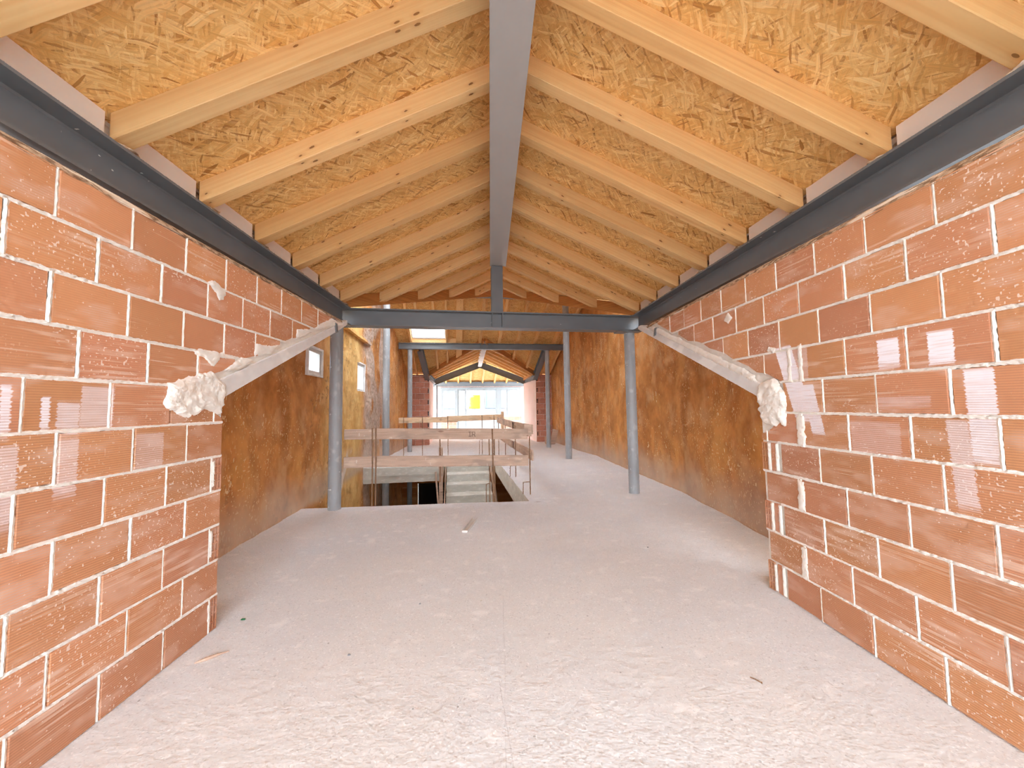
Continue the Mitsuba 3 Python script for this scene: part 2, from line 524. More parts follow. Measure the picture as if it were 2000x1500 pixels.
mat('earth_plaster', proc(earth_color), .8, .3, earth_bump, 1.0, 4e-3)
mat('insulation', (.80, .75, .71), .8, .2)
mat('pink_board', (.72, .53, .47), .8, .2)


def lintel_color(p, n, uv):
    g = fbm(p.x * 12, p.y * 12, p.z * 12, 4)
    col = mix(C(.60, .585, .57), C(.76, .745, .72), g)
    return mix(col, C(.86, .85, .82), .7 * smoothstep(.52, .66, fbm(p.y * 4, p.z * 7, 9)))


mat('lintel_concrete', proc(lintel_color), .8, .25)


def rust_color(p, n, uv):
    return mix(C(.15, .085, .05), C(.34, .20, .11), fbm(p.x * 40, p.y * 40, p.z * 25))


mat('rebar', proc(rust_color), .8, .3)
mat('white_paint', (.78, .78, .76), .4, .5)
mat('zinc', (.62, .62, .60), .35, .5, metallic=.3)
mat('window_frame', (.27, .29, .29), .4, .5)
mat('dark_void', (.012, .014, .018), .9, .1)
mat('render_white', (.33, .32, .30), .9, .1)
mat('yellow_paint', (.55, .36, .02), .7, .2)
mat('blue_cloth', (.21, .28, .35), .8, .1)
mat('grey_paint', (.20, .21, .22), .6, .3)
mat('terrace_stone', (.34, .33, .31), .9, .1)
mat('stain', (.26, .18, .135), .8, .1)
mat('green_plastic', (.02, .14, .06), .4, .5)
mat('block_clay', (.42, .26, .18), .9, .1)
scene['pane'] = {'type': 'thindielectric', 'int_ior': 1.5}

# ------------------------------------------------------------------ the brick side walls of the front room
COURSE, JOINT, LEN = 0.2135, 0.0145, 0.3105


def wall_left_at(d, y, z):
    return np.stack([-1.748 + .014 * y - d, y, z], -1)          # d: into the wall


def wall_right_at(d, y, z):
    return np.stack([2.002 + .007 * y + d, y, z], -1)


def brick_wall(name, at, region, clear, rows, z0, ends, hollows, seed, label):
    """region: outline (y, z) of the whole wall; clear: where bricks may stand"""
    rng = random.Random(seed)
    w = struct(name, None, None, label)
    part(w, 'core', outward(*(lambda m: (at(m.vertices[:, 2], m.vertices[:, 0], m.vertices[:, 1]), m.faces))(trimesh.creation.extrude_polygon(region, .30 - .014, engine='earcut').apply_translation([0, 0, .014]))), 'mortar')
    # the mortar itself: a rough sheet filling the joints
    zs = np.arange(0, 2.36, .0107)
    ys = np.arange(1.0, 5.0, .0107)
    for k, off in rows.items():
        lo, hi = z0 + (k - 1) * COURSE, z0 + k * COURSE
        j = off - 12 * LEN
        while j < 5.0:
            wob = [rng.uniform(-.0022, .0022) for _ in range(4)]
            y0, y1 = j + JOINT / 2 + wob[0], j + LEN - JOINT / 2 + wob[1]
            j += LEN
            if y1 < .15:
                continue
            y1 = min(y1, ends(k))
            if y1 - y0 < .03:
                continue
            tilt = rng.uniform(-.0018, .0018)
            quad = Polygon([(y0, max(lo + JOINT / 2 + wob[2], .002)), (y1, max(lo + JOINT / 2 + wob[2] + tilt, .002)), (y1, min(hi - JOINT / 2 + wob[3] + tilt, 2.338)), (y0, min(hi - JOINT / 2 + wob[3], 2.338))])
            g = quad.intersection(clear)
            if g.is_empty or g.area < 1.2e-3 or g.geom_type != 'Polygon':
                continue
            g = Polygon(g.exterior.coords).simplify(.003)
            pts = np.array(g.exterior.coords)[:-1]
            if len(pts) < 3:
                continue
            proud = rng.uniform(-.003, .003)
            m = prism(pts, -proud, .10, lambda a, b, t: at(t, a, b), ch=.003, c1=False)
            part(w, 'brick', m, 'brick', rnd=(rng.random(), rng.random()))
    for k, (ya, yb) in hollows.items():
        lo, hi = z0 + (k - 1) * COURSE + JOINT / 2, z0 + k * COURSE - JOINT / 2
        lo = max(lo, .004)
        ms, tw = [], .007
        bx = lambda y0, y1, zz0, zz1, d0, d1: prism([(y0, zz0), (y1, zz0), (y1, zz1), (y0, zz1)], d0, d1, lambda a, b, t: at(t, a, b))
        for c in range(3):
            yy = ya + (yb - ya - tw) * c / 2
            ms.append(bx(yy, yy + tw, lo, hi, 0, .09))
        for c in range(5):
            zz = lo + (hi - lo - tw) * c / 4
            ms.append(bx(ya, yb, zz, zz + tw, .0006, .09))
        ms.append(bx(ya, yb, lo, hi, .085, .1))
        part(w, 'hollow_brick', cat(ms), 'brick', rnd=(rng.random(), rng.random()), label='hollow brick laid end-on, its cells showing')
    return w


LEFT_REGION = Polygon([(-2.2, 0), (2.472, 0), (2.472, 1.445), (4.40, 2.335), (4.40, 2.345), (-2.2, 2.345)])
LEFT_CLEAR = Polygon([(-2.2, 0), (2.48, 0), (2.48, 1.29), (2.36, 1.36), (2.12, 1.36), (2.06, 1.47), (2.20, 1.525), (2.45, 1.60), (2.62, 1.70), (2.80, 1.75), (2.86, 1.84), (3.06, 1.87), (3.2, 1.95), (3.35, 1.99), (3.48, 2.08), (3.7, 2.16), (4.05, 2.335), (4.05, 2.34), (-2.2, 2.34)])
HOLLOW_L = {1: (2.418, 2.470), 3: (2.405, 2.470), 5: (2.418, 2.472)}
wl = brick_wall('wall_left', wall_left_at, LEFT_REGION, LEFT_CLEAR,
                {1: 2.41, 2: 2.21, 3: 2.08, 4: 2.21, 5: 2.08, 6: 2.20, 7: 2.085, 8: 2.26, 9: 2.15, 10: 2.005, 11: 2.15}, -.008,
                lambda k: {1: 2.40, 3: 2.392, 5: 2.40}.get(k, 2.47 if k < 7 else 2.462 if k == 7 else 9), HOLLOW_L, 5,
                'left wall of large ribbed orange hollow bricks with pale mortar joints')
RIGHT_REGION = Polygon([(-2.2, 0), (2.642, 0), (2.642, 1.40), (4.72, 2.335), (4.72, 2.345), (-2.2, 2.345)])
RIGHT_CLEAR = Polygon([(-2.2, 0), (2.65, 0), (2.65, 1.12), (2.52, 1.155), (2.40, 1.19), (2.385, 1.42), (2.46, 1.545), (2.66, 1.58), (2.78, 1.66), (2.9, 1.70), (3.02, 1.78), (3.25, 1.86), (3.4, 1.95), (3.6, 1.99), (3.8, 2.10), (3.95, 2.15), (4.1, 2.24), (4.33, 2.335), (4.33, 2.34), (-2.2, 2.34)])
HOLLOW_R = {1: (2.585, 2.64), 3: (2.590, 2.642), 5: (2.590, 2.642)}
wr = brick_wall('wall_right', wall_right_at, RIGHT_REGION, RIGHT_CLEAR,
                {1: 2.21, 2: 2.31, 3: 2.16, 4: 2.31, 5: 2.16, 6: 2.275, 7: 2.11, 8: 2.265, 9: 2.42, 10: 2.24, 11: 2.42}, -.001,
                lambda k: {1: 2.472, 3: 2.49, 5: 2.47}.get(k, 2.64 if k < 7 else 2.60 if k == 7 else 9), HOLLOW_R, 9,
                'right wall of large ribbed orange hollow bricks with white plaster patches')
rng = random.Random(3)
for k in (1, 3, 5):                                                  # narrow closer beside each end-on brick of the right wall
    lo, hi = -.001 + (k - 1) * COURSE + .008, -.001 + k * COURSE - .008
    part(wr, 'brick', prism([(2.515, max(lo, .003)), (2.556, max(lo, .003)), (2.556, hi), (2.515, hi)], .002, .1, lambda a, b, t: wall_right_at(t, a, b), ch=.003, c1=False), 'brick', rnd=(.9, .9))


def joint_beads(w, at, z0, rows, ends, clear, seed):
    """squeezed-out mortar along the bed and head joints, one rough ribbon each course"""
    rg = np.random.default_rng(seed)
    def ribbon(p0, p1, wid):
        n = max(3, int(np.hypot(p1[0] - p0[0], p1[1] - p0[1]) / .012))
        t = np.linspace(0, 1, n)
        c = np.outer(1 - t, p0) + np.outer(t, p1)
        d = np.array(p1) - np.array(p0)
        d = d / np.linalg.norm(d)
        nn = np.array([-d[1], d[0]])
        up, dn = wid * rg.uniform(.75, 1.5, n), wid * rg.uniform(.75, 1.5, n)
        h = -.0005 - .004 * rg.random(n)
        A, M, B = c + nn * up[:, None], c + nn * (up * .25)[:, None], c - nn * dn[:, None]
        v = np.vstack([at(np.full(n, .004), A[:, 0], A[:, 1]), at(h, M[:, 0], M[:, 1]), at(np.full(n, .004), B[:, 0], B[:, 1])])
        f = []
        for i in range(n - 1):
            for k in (0, 1):
                a, b = k * n + i, (k + 1) * n + i
                f += [[a, b, b + 1], [a, b + 1, a + 1]]
        return trimesh.Trimesh(v, f, process=False)
    from shapely.geometry import LineString
    for k, off in rows.items():
        z = z0 + k * COURSE
        ms = []
        if k < 11:
            g = LineString([(.15, z), (min(5, ends(k) + .02 if k < 8 else 5), z)]).intersection(clear.buffer(.01))
            for s in (g.geoms if hasattr(g, 'geoms') else [g]):
                if not s.is_empty and s.length > .05:
                    c = list(s.coords)
                    ms.append(ribbon(c[0], c[-1], JOINT / 2 + .0012))
        j = off - 10 * LEN
        while j < 4.6:
            if j > .15:
                g = LineString([(j, max(z - COURSE + .004, .004)), (j, min(z - .004, 2.335))]).intersection(clear.buffer(.008))
                if not g.is_empty and g.geom_type == 'LineString' and g.length > .04 and j < ends(k) - .02:
                    c = list(g.coords)
                    ms.append(ribbon(c[0], c[-1], JOINT / 2 + .0005))
            j += LEN
        if ms:
            part(w, 'mortar_joint', cat(ms), 'mortar', smooth=50)


joint_beads(wl, wall_left_at, -.008, {1: 2.41, 2: 2.21, 3: 2.08, 4: 2.21, 5: 2.08, 6: 2.20, 7: 2.085, 8: 2.26, 9: 2.15, 10: 2.005, 11: 2.15}, lambda k: 2.45 if k < 8 else 9, LEFT_CLEAR, 2)
joint_beads(wr, wall_right_at, -.001, {1: 2.21, 2: 2.31, 3: 2.16, 4: 2.31, 5: 2.16, 6: 2.275, 7: 2.11, 8: 2.265, 9: 2.42, 10: 2.24, 11: 2.42}, lambda k: 2.47 if k in (1, 3, 5) else 2.62 if k < 8 else 9, RIGHT_CLEAR, 4)


def smear(w, at, outline, seed, thick=.012):
    """trowelled mortar patch: outline in (y, z), roughened"""
    g = Polygon(outline).buffer(0)
    step = max(.006, min(.012, math.sqrt(g.area) / 14))
    c = np.array(g.segmentize(step).exterior.coords)[:-1]
    ce = c.mean(0)
    n = meshkit.fbm(np.column_stack([c * 45, np.full(len(c), seed * 3.1)]), 4, seed) - .5
    c = c + (c - ce) / np.linalg.norm(c - ce, axis=1, keepdims=True) * (n * min(.05, .35 * math.sqrt(g.area)))[:, None]
    g = Polygon(c).buffer(0)
    g = max(g.geoms, key=lambda q: q.area) if hasattr(g, 'geoms') else g
    c = np.array(g.segmentize(step).exterior.coords)[:-1]
    x0, y0, x1, y1 = g.bounds
    rg = np.random.default_rng(seed)
    X, Y = np.meshgrid(np.arange(x0, x1, step), np.arange(y0, y1, step))
    q = np.column_stack([X.ravel(), Y.ravel()]) + rg.uniform(-.3, .3, (X.size, 2)) * step
    inside = shapely.contains_xy(g.buffer(-step * .5), q[:, 0], q[:, 1])
    q = np.vstack([c, q[inside]])
    edge = shapely.distance(shapely.points(q), g.exterior)
    from scipy.spatial import Delaunay
    tri = Delaunay(q).simplices
    mid = q[tri].mean(1)
    tri = tri[shapely.contains_xy(g, mid[:, 0], mid[:, 1])]
    k = np.clip(edge / .03, 0, 1) ** .6
    rough = meshkit.fbm(np.column_stack([q * 28, np.full(len(q), seed)]), 3, seed + 5)
    fine = meshkit.fbm(np.column_stack([q * 120, np.full(len(q), seed)]), 2, seed + 9) - .5
    d = np.where(edge < 1e-6, .005, -thick * k * (.35 + 1.1 * rough) - .004 * fine * k - .0025)
    v = at(d, q[:, 0], q[:, 1])
    part(w, 'mortar_smear', trimesh.Trimesh(v, tri, process=False), 'mortar', smooth=50)


smear(wl, wall_left_at, [(2.03, 1.38), (2.06, 1.50), (2.2, 1.545), (2.36, 1.60), (2.47, 1.52), (2.475, 1.40), (2.44, 1.32), (2.3, 1.36), (2.2, 1.30), (2.12, 1.34)], 1, .03)
smear(wl, wall_left_at, [(2.22, 1.68), (2.26, 1.72), (2.6, 1.715), (2.62, 1.69), (2.44, 1.68), (2.38, 1.62), (2.3, 1.66)], 2, .008)
smear(wl, wall_left_at, [(2.46, 1.60), (2.62, 1.72), (2.76, 1.71), (2.60, 1.62)], 3, .010)
smear(wl, wall_left_at, [(2.74, 1.74), (2.78, 1.84), (2.95, 1.85), (3.08, 1.88), (2.95, 1.78)], 4, .010)
smear(wl, wall_left_at, [(3.3, 1.96), (3.32, 2.06), (3.5, 2.10), (3.62, 2.10)], 5, .010)
smear(wl, wall_left_at, [(2.30, 2.14), (2.36, 2.16), (2.47, 2.135), (2.44, 2.06), (2.40, 2.05)], 6, .008)
smear(wl, wall_left_at, [(3.6, 2.10), (3.72, 2.19), (4.0, 2.32), (4.3, 2.335), (4.3, 2.31)], 7, .012)
smear(wr, wall_right_at, [(2.645, 1.40), (2.645, 1.28), (2.60, 1.20), (2.5, 1.175), (2.45, 1.21), (2.41, 1.17), (2.39, 1.30), (2.40, 1.42), (2.46, 1.51), (2.56, 1.525), (2.63, 1.48)], 11, .03)
for i, (a, b) in enumerate(((2.66, 2.98), (2.95, 3.3), (3.25, 3.62), (3.58, 3.95), (3.9, 4.4))):
    f0 = lambda y: 1.505 + .4405 * (y - 2.65)
    smear(wr, wall_right_at, [(a, f0(a) - .02), (a + .02, f0(a) + .05), ((a + b) / 2, f0((a + b) / 2) + .055), (b, min(f0(b) + .045, 2.334)), (b, min(f0(b) - .02, 2.32))], 12 + i, .010)
for i, (y, z0_, z1_, w_) in enumerate(((2.345, 1.49, 1.72, .02), (2.255, 1.48, 1.73, .022), (2.285, 1.06, 1.27, .035), (2.31, .64, .845, .032), (2.315, .21, .42, .03), (2.50, .86, 1.06, .014), (2.50, .43, .63, .014), (2.50, .01, .21, .014), (2.572, .86, 1.06, .014), (2.572, .43, .63, .014), (2.572, .01, .2, .012))):
    smear(wr, wall_right_at, [(y - w_, z0_), (y + w_, z0_), (y + w_ * .9, z1_), (y - w_ * .9, z1_)], 30 + i, .006)
smear(wr, wall_right_at, [(2.45, 1.73), (2.52, 1.76), (2.54, 1.72), (2.47, 1.70)], 50, .008)
smear(wr, wall_right_at, [(2.9, 2.06), (2.95, 2.12), (3.02, 2.06), (2.96, 2.02)], 51, .008)
for i, k in enumerate((1, 3, 5)):
    smear(wl, wall_left_at, [(2.392, (k - 1) * COURSE + .02), (2.416, (k - 1) * COURSE + .02), (2.416, k * COURSE - .03), (2.388, k * COURSE - .03)], 60 + i, .005)

# ragged crust of mortar between wall head and beam
for w, at, ye, sgn in ((wl, wall_left_at, 4.40, 1), (wr, wall_right_at, 4.72, 1)):
    ys = np.arange(.2, ye, .02)
    rg = np.random.default_rng(8)
    top = []
    N = len(ys)
    h = meshkit.fbm(np.column_stack([ys * 14, ys * 0, ys * 0 + 2]), 4, 3)
    prof = [(.004 - .012 * h, 2.338 - .02 * h), (.010 + .02 * h, 2.352 + .02 * h), (.05 + .04 * h, 2.385 + .02 * h), (.13 + 0 * h, 2.425 + .01 * h), (.2 + 0 * h, 2.46 + 0 * h)]
    v = np.vstack([at(d, ys, z) for d, z in prof])
    f = []
    for k in range(len(prof) - 1):
        for i in range(N - 1):
            f += [[k * N + i, (k + 1) * N + i, (k + 1) * N + i + 1], [k * N + i, (k + 1) * N + i + 1, k * N + i + 1]]
    part(w, 'mortar_crust', trimesh.Trimesh(v, f, process=False), 'crust', smooth=60, label='ragged dirty mortar along the head of the wall')

# sloping lintels
def lintel(at, poly, label, rod, outer):
    t = thing('sloping_lintel', label, 'lintel')
    part(t, 'beam', prism(poly, -.006, .20, lambda a, b, q: at(q, a, b), ch=.004), 'lintel_concrete')
    (ya, za), (yb, zb) = rod
    part(t, 'steel_dowel', prism([(ya - .022, za), (ya + .022, za), (yb + .022, zb), (yb - .022, zb)], -.022, 0.03, lambda a, b, q: at(q, a, b), ch=.003), 'steel', label='short dark steel flat')


lintel(wall_left_at, [(2.26, 1.335), (4.16, 2.216), (4.41, 2.338), (4.41, 2.395), (2.26, 1.468)], 'sloping pale concrete lintel carrying the stepped left brick wall', ((4.075, 2.285), (4.105, 2.19)), -1)
lintel(wall_right_at, [(2.585, 1.365), (4.85, 2.375), (4.85, 2.412), (4.75, 2.410), (2.585, 1.478)], 'sloping grey concrete lintel smeared with mortar under the right brick wall', ((4.295, 2.275), (4.325, 2.185)), 1)

# ------------------------------------------------------------------ steel of the front room
BZ, BH = 2.475, .245
one('steel_beam', ibeam((-2.0, -2.3, BZ), (-2.0, 5.05, BZ), BH, .24, .016, .012), 'steel', 'dark grey steel beam along the top of the left brick wall', 'steel beam')
one('steel_beam', ibeam((2.32, -2.3, BZ), (2.32, 5.50, BZ), BH, .24, .016, .012), 'steel', 'dark grey steel beam along the top of the right brick wall', 'steel beam')
V1 = 5.32
xb = thing('steel_beam', 'dark grey steel cross beam between the two near columns', 'steel beam')
part(xb, 'girder', ibeam(hall((-1.62, V1 + .09, 2.505)), hall((2.96, V1 + .09, 2.505)), .245, .18, .016, .012), 'steel')
for du in (-.075, .075):
    part(xb, 'stiffener', block((.645 + du - .006, V1 + .005, 2.523), (.645 + du + .006, V1 + .08, 2.735), hall, .001), 'steel')
part(xb, 'corner_plate', block((2.48, V1 - .16, 2.46), (2.80, V1 + .05, 2.474), hall, .002), 'steel')
RX, RZ = .14, 3.46
rb = thing('ridge_beam', 'long grey steel ridge beam under the peak of the front roof', 'steel beam')
part(rb, 'girder', ibeam((RX, -2.3, RZ), (RX, 5.42, RZ), .25, .24, .017, .012), 'ridge_steel_lit')
pz = hall((.645, V1 + .09, 2.75))
one('ridge_post', block((.56, V1 + .03, 2.752), (.73, V1 + .15, RZ - .002), hall, .006), 'steel', 'short grey steel post between cross beam and ridge beam', 'post')

# ------------------------------------------------------------------ front roof (gable along the room)
AX, AZ, AS = .155, 3.962, .478
zA = lambda x: AZ - AS * np.abs(x - AX)
XL, XR = -2.0, 2.33
VALL, VALR, VAP = (-2.0, 5.12), (2.33, 5.54), (AX, 7.95)
YB = -2.3
SKYA_ADDED = [(-1.8, -1.50, -.25, -1.03), (.55, -1.59, 2.1, -1.12)]  # unseen skylights added behind the viewer to light the floor from above
osb = lambda m, parent: part(parent, 'osb_panel', m, 'osb')
rys = [-2.3 + .0] + [1.38 + .5985 * k - .5985 * 6 for k in range(0, 19)]
rys = [y for y in rys if y > .1]
cL = struct('ceiling', None, None, 'boarded slope of the front roof left of the ridge beam')
cR = struct('ceiling_001', None, None, 'boarded slope of the front roof right of the ridge beam')
for side, root, X0, val in ((-1, cL, XL, VALL), (1, cR, XR, VALR)):
    plan = Polygon([(X0 + side * .08, YB), (AX, YB), VAP, (val[0] + side * .08, val[1] - .08)])
    for h in SKYA_ADDED:
        plan = plan.difference(sbox(*h))
    cuts = [YB, -1.55, -.96, -.37] + [y + .05 for y in rys] + [9]
    for a, b in zip(cuts[:-1], cuts[1:]):
        for pts in convex_bits(plan.intersection(sbox(-5, a, 5, b))):
            osb(prism(pts, 0, .018, lambda p, q, t: np.stack([p, q, zA(p) + t], -1)), root)
ORD = {1.38: 'nearest', 1.98: 'second', 2.58: 'third', 3.18: 'fourth', 3.77: 'fifth', 4.37: 'sixth', 4.97: 'seventh', 5.57: 'eighth', 6.17: 'ninth', 6.77: 'tenth', 7.37: 'eleventh'}
rng = random.Random(11)
RW, RD = .098, .150
for i, y in enumerate(rys):
    for side, X0, val, nm in ((-1, XL, VALL, 'left'), (1, XR, VALR, 'right')):
        yy = y + (.0 if side < 0 else -.09)
        f = (yy + RW / 2 - val[1]) / (VAP[1] - val[1])
        foot = X0 if f <= 0 else X0 + (AX - X0) * min(f + .012, 1)
        if f > .93 or abs(foot - AX) < .12:
            continue
        foot += -side * .006 if f <= 0 else 0
        top = AX + side * .004
        def foot_at(q):
            g = (q - val[1]) / (VAP[1] - val[1])
            return X0 - side * .006 if f <= 0 else X0 + (AX - X0) * max(g, 0) - side * .004
        pl_ = [(top, yy), (top, yy + RW), (foot_at(yy + RW), yy + RW), (foot_at(yy), yy)]
        m = prism(pl_, -RD, -.0015, lambda p, q, t: np.stack([p, q, zA(p) + t], -1), ch=.004, c1=False)
        key = round(1.38 + .5985 * round((y - 1.38) / .5985), 2)
        o = {.18: 'rearmost, above the viewer', .78: 'nearest overhead'}.get(round(y, 2)) or next((v for kk, v in ORD.items() if abs(kk - y) < .1), None)
        if o is None:
            one('rafter', m, 'pine_across', f'pine rafter of the {nm} roof slope behind the viewer', 'rafter', f'rafters behind the viewer, {nm} slope', rnd=(rng.random(), rng.random()))
        elif f > 0:
            one('rafter', m, 'pine_across', f'short pine rafter of the {nm} slope cut against the valley board, {o} from the viewer', 'rafter', 'short rafters at the valley', rnd=(rng.random(), rng.random()))
        else:
            one('rafter', m, 'pine_across', f'knotty pine rafter of the {nm} roof slope, {o} from the viewer', 'rafter', f'rafters of the {nm} slope', rnd=(rng.random(), rng.random()))

# white boards between the rafter feet, one per bay, and crusts of filler at each foot
for side, X0, nm in ((-1, XL, 'left'), (1, XR, 'right')):
    ysr = [y + (0 if side < 0 else -.09) for y in rys if y < 5.0]
    for i in range(len(ysr)):
        a = ysr[i] + RW + .016 + (.012 if side < 0 else .0)
        b = (ysr[i + 1] if i + 1 < len(ysr) else (5.10 if side < 0 else 5.45)) - .022
        if b - a < .1:
            continue
        x0, x1 = (X0 - .03, X0 + .0) if side < 0 else (X0, X0 + .03)
        m = block((x0, a, BZ + BH + .001), (x1, b, zA(X0) - .008), ch=.002)
        o = {.18: 'rearmost', .78: 'overhead'}.get(round(rys[i], 2)) or next((v for kk, v in ORD.items() if abs(kk - .0 - rys[i]) < .1), None)
        t = f'white insulation board above the {nm} steel beam, behind the {o} rafter' if o else f'white insulation board above the {nm} steel beam behind the viewer'
        one('insulation_board', m, 'insulation', t, 'board', f'white boards over the {nm} beam')
    for i, y in enumerate(ysr):
        c = lump((X0 + side * .01 - side * .045, y + .05, BZ + BH + .028), (.05, .055, .030), 20 + i + (50 if side > 0 else 0), amp=.5)
        o = {.18: 'rearmost', .78: 'overhead'}.get(round(rys[i], 2)) or next((v for kk, v in ORD.items() if abs(kk - rys[i]) < .1), None)
        t = f'rough mortar bedding under the {nm} foot of the {o} rafter' if o else f'mortar bedding under a {nm} rafter foot behind the viewer'
        one('mortar_bedding', c, 'crust', t, 'mortar', f'mortar under the {nm} rafter feet', smooth=60)

for side, X0, y1, root in ((-1, XL, 5.12, cL), (1, XR, 5.50, cR)):
    xa, xb = (X0 - .06, X0 - .031) if side < 0 else (X0 + .031, X0 + .06)
    part(root, 'eaves_board', block((xa, -2.3, BZ + BH + .001), (xb, y1, zA(X0) - .03)), 'crust')

# valley boards
for val, nm in ((VALL, 'left'), (VALR, 'right')):
    P0 = np.array([val[0], val[1], zA(val[0])])
    P1 = np.array([VAP[0], VAP[1], AZ])
    dirv = (P1 - P0)[:2] / np.linalg.norm((P1 - P0)[:2])
    nrm = np.array([-dirv[1], dirv[0]])
    th = .035
    n2 = nrm if nrm[1] > 0 else -nrm
    def place(a, b, t, P0=P0, P1=P1, n2=n2):
        q = P0 + np.outer(a, P1 - P0)
        q[:, 2] += b
        q[:, :2] += np.outer(t, n2)
        return q
    m = prism([(-.03, -.19), (1.0, -.19), (1.0, -.005), (-.03, -.005)], 0, th, place, ch=.004)
    one('valley_board', m, 'valley_board', f'reddish brown valley board at the far {nm} end of the front roof', 'board')

# ------------------------------------------------------------------ hall roof
S1 = .37
zF = lambda v: 2.93 + S1 * (v - 5.2)                     # slope rising from the cross beam to the hall ridge
S2, VB2 = .45, 11.6
zBk = lambda v: 3.51 - S2 * (v - VB2)                    # slope falling away behind it
VR = (3.51 + S2 * VB2 - 2.93 + S1 * 5.2) / (S1 + S2)
UL, UR = -2.6, 4.05
toh = lambda x, y: (x * CP + y * SP, -x * SP + y * CP)
cF = struct('ceiling_002', None, None, 'boarded roof slope rising to the ridge of the hall')
vl, vr, va = toh(*VALL), toh(*VALR), toh(*VAP)
VEAV = 5.16
SKYF = [(-1.75, 6.75, -.15, 9.0), (2.2, 6.4, 3.3, 7.5)]  # left one inferred from the bright wall; right one added to light the hall
for pts in ([(UL, VEAV), (vl[0], vl[1]), va, (va[0], VR), (UL, VR)], [(UR, VEAV), (UR, VR), (va[0], VR), va, (vr[0], vr[1])]):
    g = Polygon(pts)
    for h in SKYF:
        g = g.difference(sbox(*h))
    for a, b in zip(np.arange(UL, UR, 1.25), np.arange(UL, UR, 1.25) + 1.25):
        for p in convex_bits(g.intersection(sbox(a, 4, b, 12))):
            osb(prism(p, 0, .018, lambda s, w, t: hall(np.stack([s, w, zF(w) + t], -1))), cF)
# back slope, with the skylight and the opening to the rear wing cut out
SKY = (-1.30, -.22, 10.45, 11.60)
GAP = (.97, 11.55)                                       # apex of the rear wing in the hall slope
EAL, EAR, EAV = -.87, 3.05, 13.5
cB = struct('ceiling_003', None, None, 'boarded roof slope falling away at the far side of the hall')
plan = Polygon([(UL, VR), (UR, VR), (UR, 13.75), (EAR, 13.75), (EAR, EAV), GAP, (EAL, EAV), (EAL, 13.75), (UL, 13.75)])
plan = plan.difference(sbox(SKY[0], SKY[2], SKY[1], SKY[3]))
us = [UL, -1.92, SKY[0], -1.03, -.56, SKY[1], .17, .83, 1.45, 2.04, 2.62, 3.26, UR]
for a, b in zip(us[:-1], us[1:]):
    for p in convex_bits(plan.intersection(sbox(a, 4, b, 20))):
        osb(prism(p, 0, .018, lambda s, w, t: hall(np.stack([s, w, zBk(w) + t], -1))), cB)


def hall_rafter(u, v0, v1, w, zf, label, group, d=.14):
    va_, vb_ = v1(u - w / 2) if callable(v1) else v1, v1(u + w / 2) if callable(v1) else v1
    m = prism([(u - w / 2, v0), (u + w / 2, v0), (u + w / 2, vb_), (u - w / 2, va_)], -d, -.0015, lambda a, b, t: hall(np.stack([a, b, zf(b) + t], -1)), ch=.004, c1=False)
    one('rafter', m, 'pine_along', label, 'rafter', group, rnd=(rng.random(), rng.random()))


def stop_v(u):
    """where a rafter meets the valley of the rear wing"""
    if EAL < u < EAR:
        k = (u - GAP[0]) / ((EAL if u < GAP[0] else EAR) - GAP[0])
        return GAP[1] + k * (EAV - GAP[1]) - .05
    return 13.70


for u, w, nm in ((-1.92, .07, 'against the left plaster wall'), (-1.31, .06, 'left of the skylight'), (-.21, .06, 'right of the skylight'), (.17, .19, 'doubled, right of the skylight trimmer'), (.83, .08, 'left of the hall axis'), (1.45, .08, 'right of the hall axis'), (2.04, .08, 'third from the right hall column'), (2.62, .08, 'second from the right hall column'), (3.26, .08, 'outside the right hall column'), (3.55, .08, 'against the right plaster wall')):
    hall_rafter(u, VR - .04, stop_v, w, zBk, f'pine rafter of the far hall slope, {nm}', 'rafters of the far hall slope')
for u in (-1.03, -.56):
    hall_rafter(u, SKY[3] + .075, stop_v, .07, zBk, f'short pine rafter below the skylight, {"left" if u < -.8 else "right"} one of the pair', 'short rafters below the skylight')
    hall_rafter(u, VR - .04, SKY[2] - .075, .07, zBk, f'short pine rafter above the skylight, {"left" if u < -.8 else "right"} one of the pair', 'short rafters above the skylight')
for v, nm in ((SKY[3] + .036, 'lower'), (SKY[2] - .036, 'upper')):
    m = prism([(v - .035, zBk(v - .035) - .0015), (v - .035, zBk(v - .035) - .14), (v + .035, zBk(v + .035) - .14), (v + .035, zBk(v + .035) - .0015)], -1.28, .075, lambda a, b, t: hall(np.stack([t, a, b], -1)), ch=.004)
    one('trimmer_beam', m, 'pine_along', f'pine trimmer closing the {nm} edge of the skylight', 'trimmer', rnd=(.4, .6))
def skylight(name, label, a0, b0, a1, b1, surf):
    sk = struct(name, None, None, label)
    fr = []
    for a in ((a0, b0, a1, b0 + .05), (a0, b1 - .05, a1, b1), (a0, b0 + .05, a0 + .05, b1 - .05), (a1 - .05, b0 + .05, a1, b1 - .05)):
        fr.append(prism([(a[0], a[1]), (a[2], a[1]), (a[2], a[3]), (a[0], a[3])], -.03, .09, surf, ch=.003))
    part(sk, 'frame', cat(fr), 'white_paint')
    q = np.array([(a0 + .05, b0 + .05), (a1 - .05, b0 + .05), (a1 - .05, b1 - .05), (a0 + .05, b1 - .05)])
    part(sk, 'pane', trimesh.Trimesh(surf(q[:, 0], q[:, 1], np.full(4, .05)), [[0, 1, 2], [0, 2, 3]], process=False), 'pane')


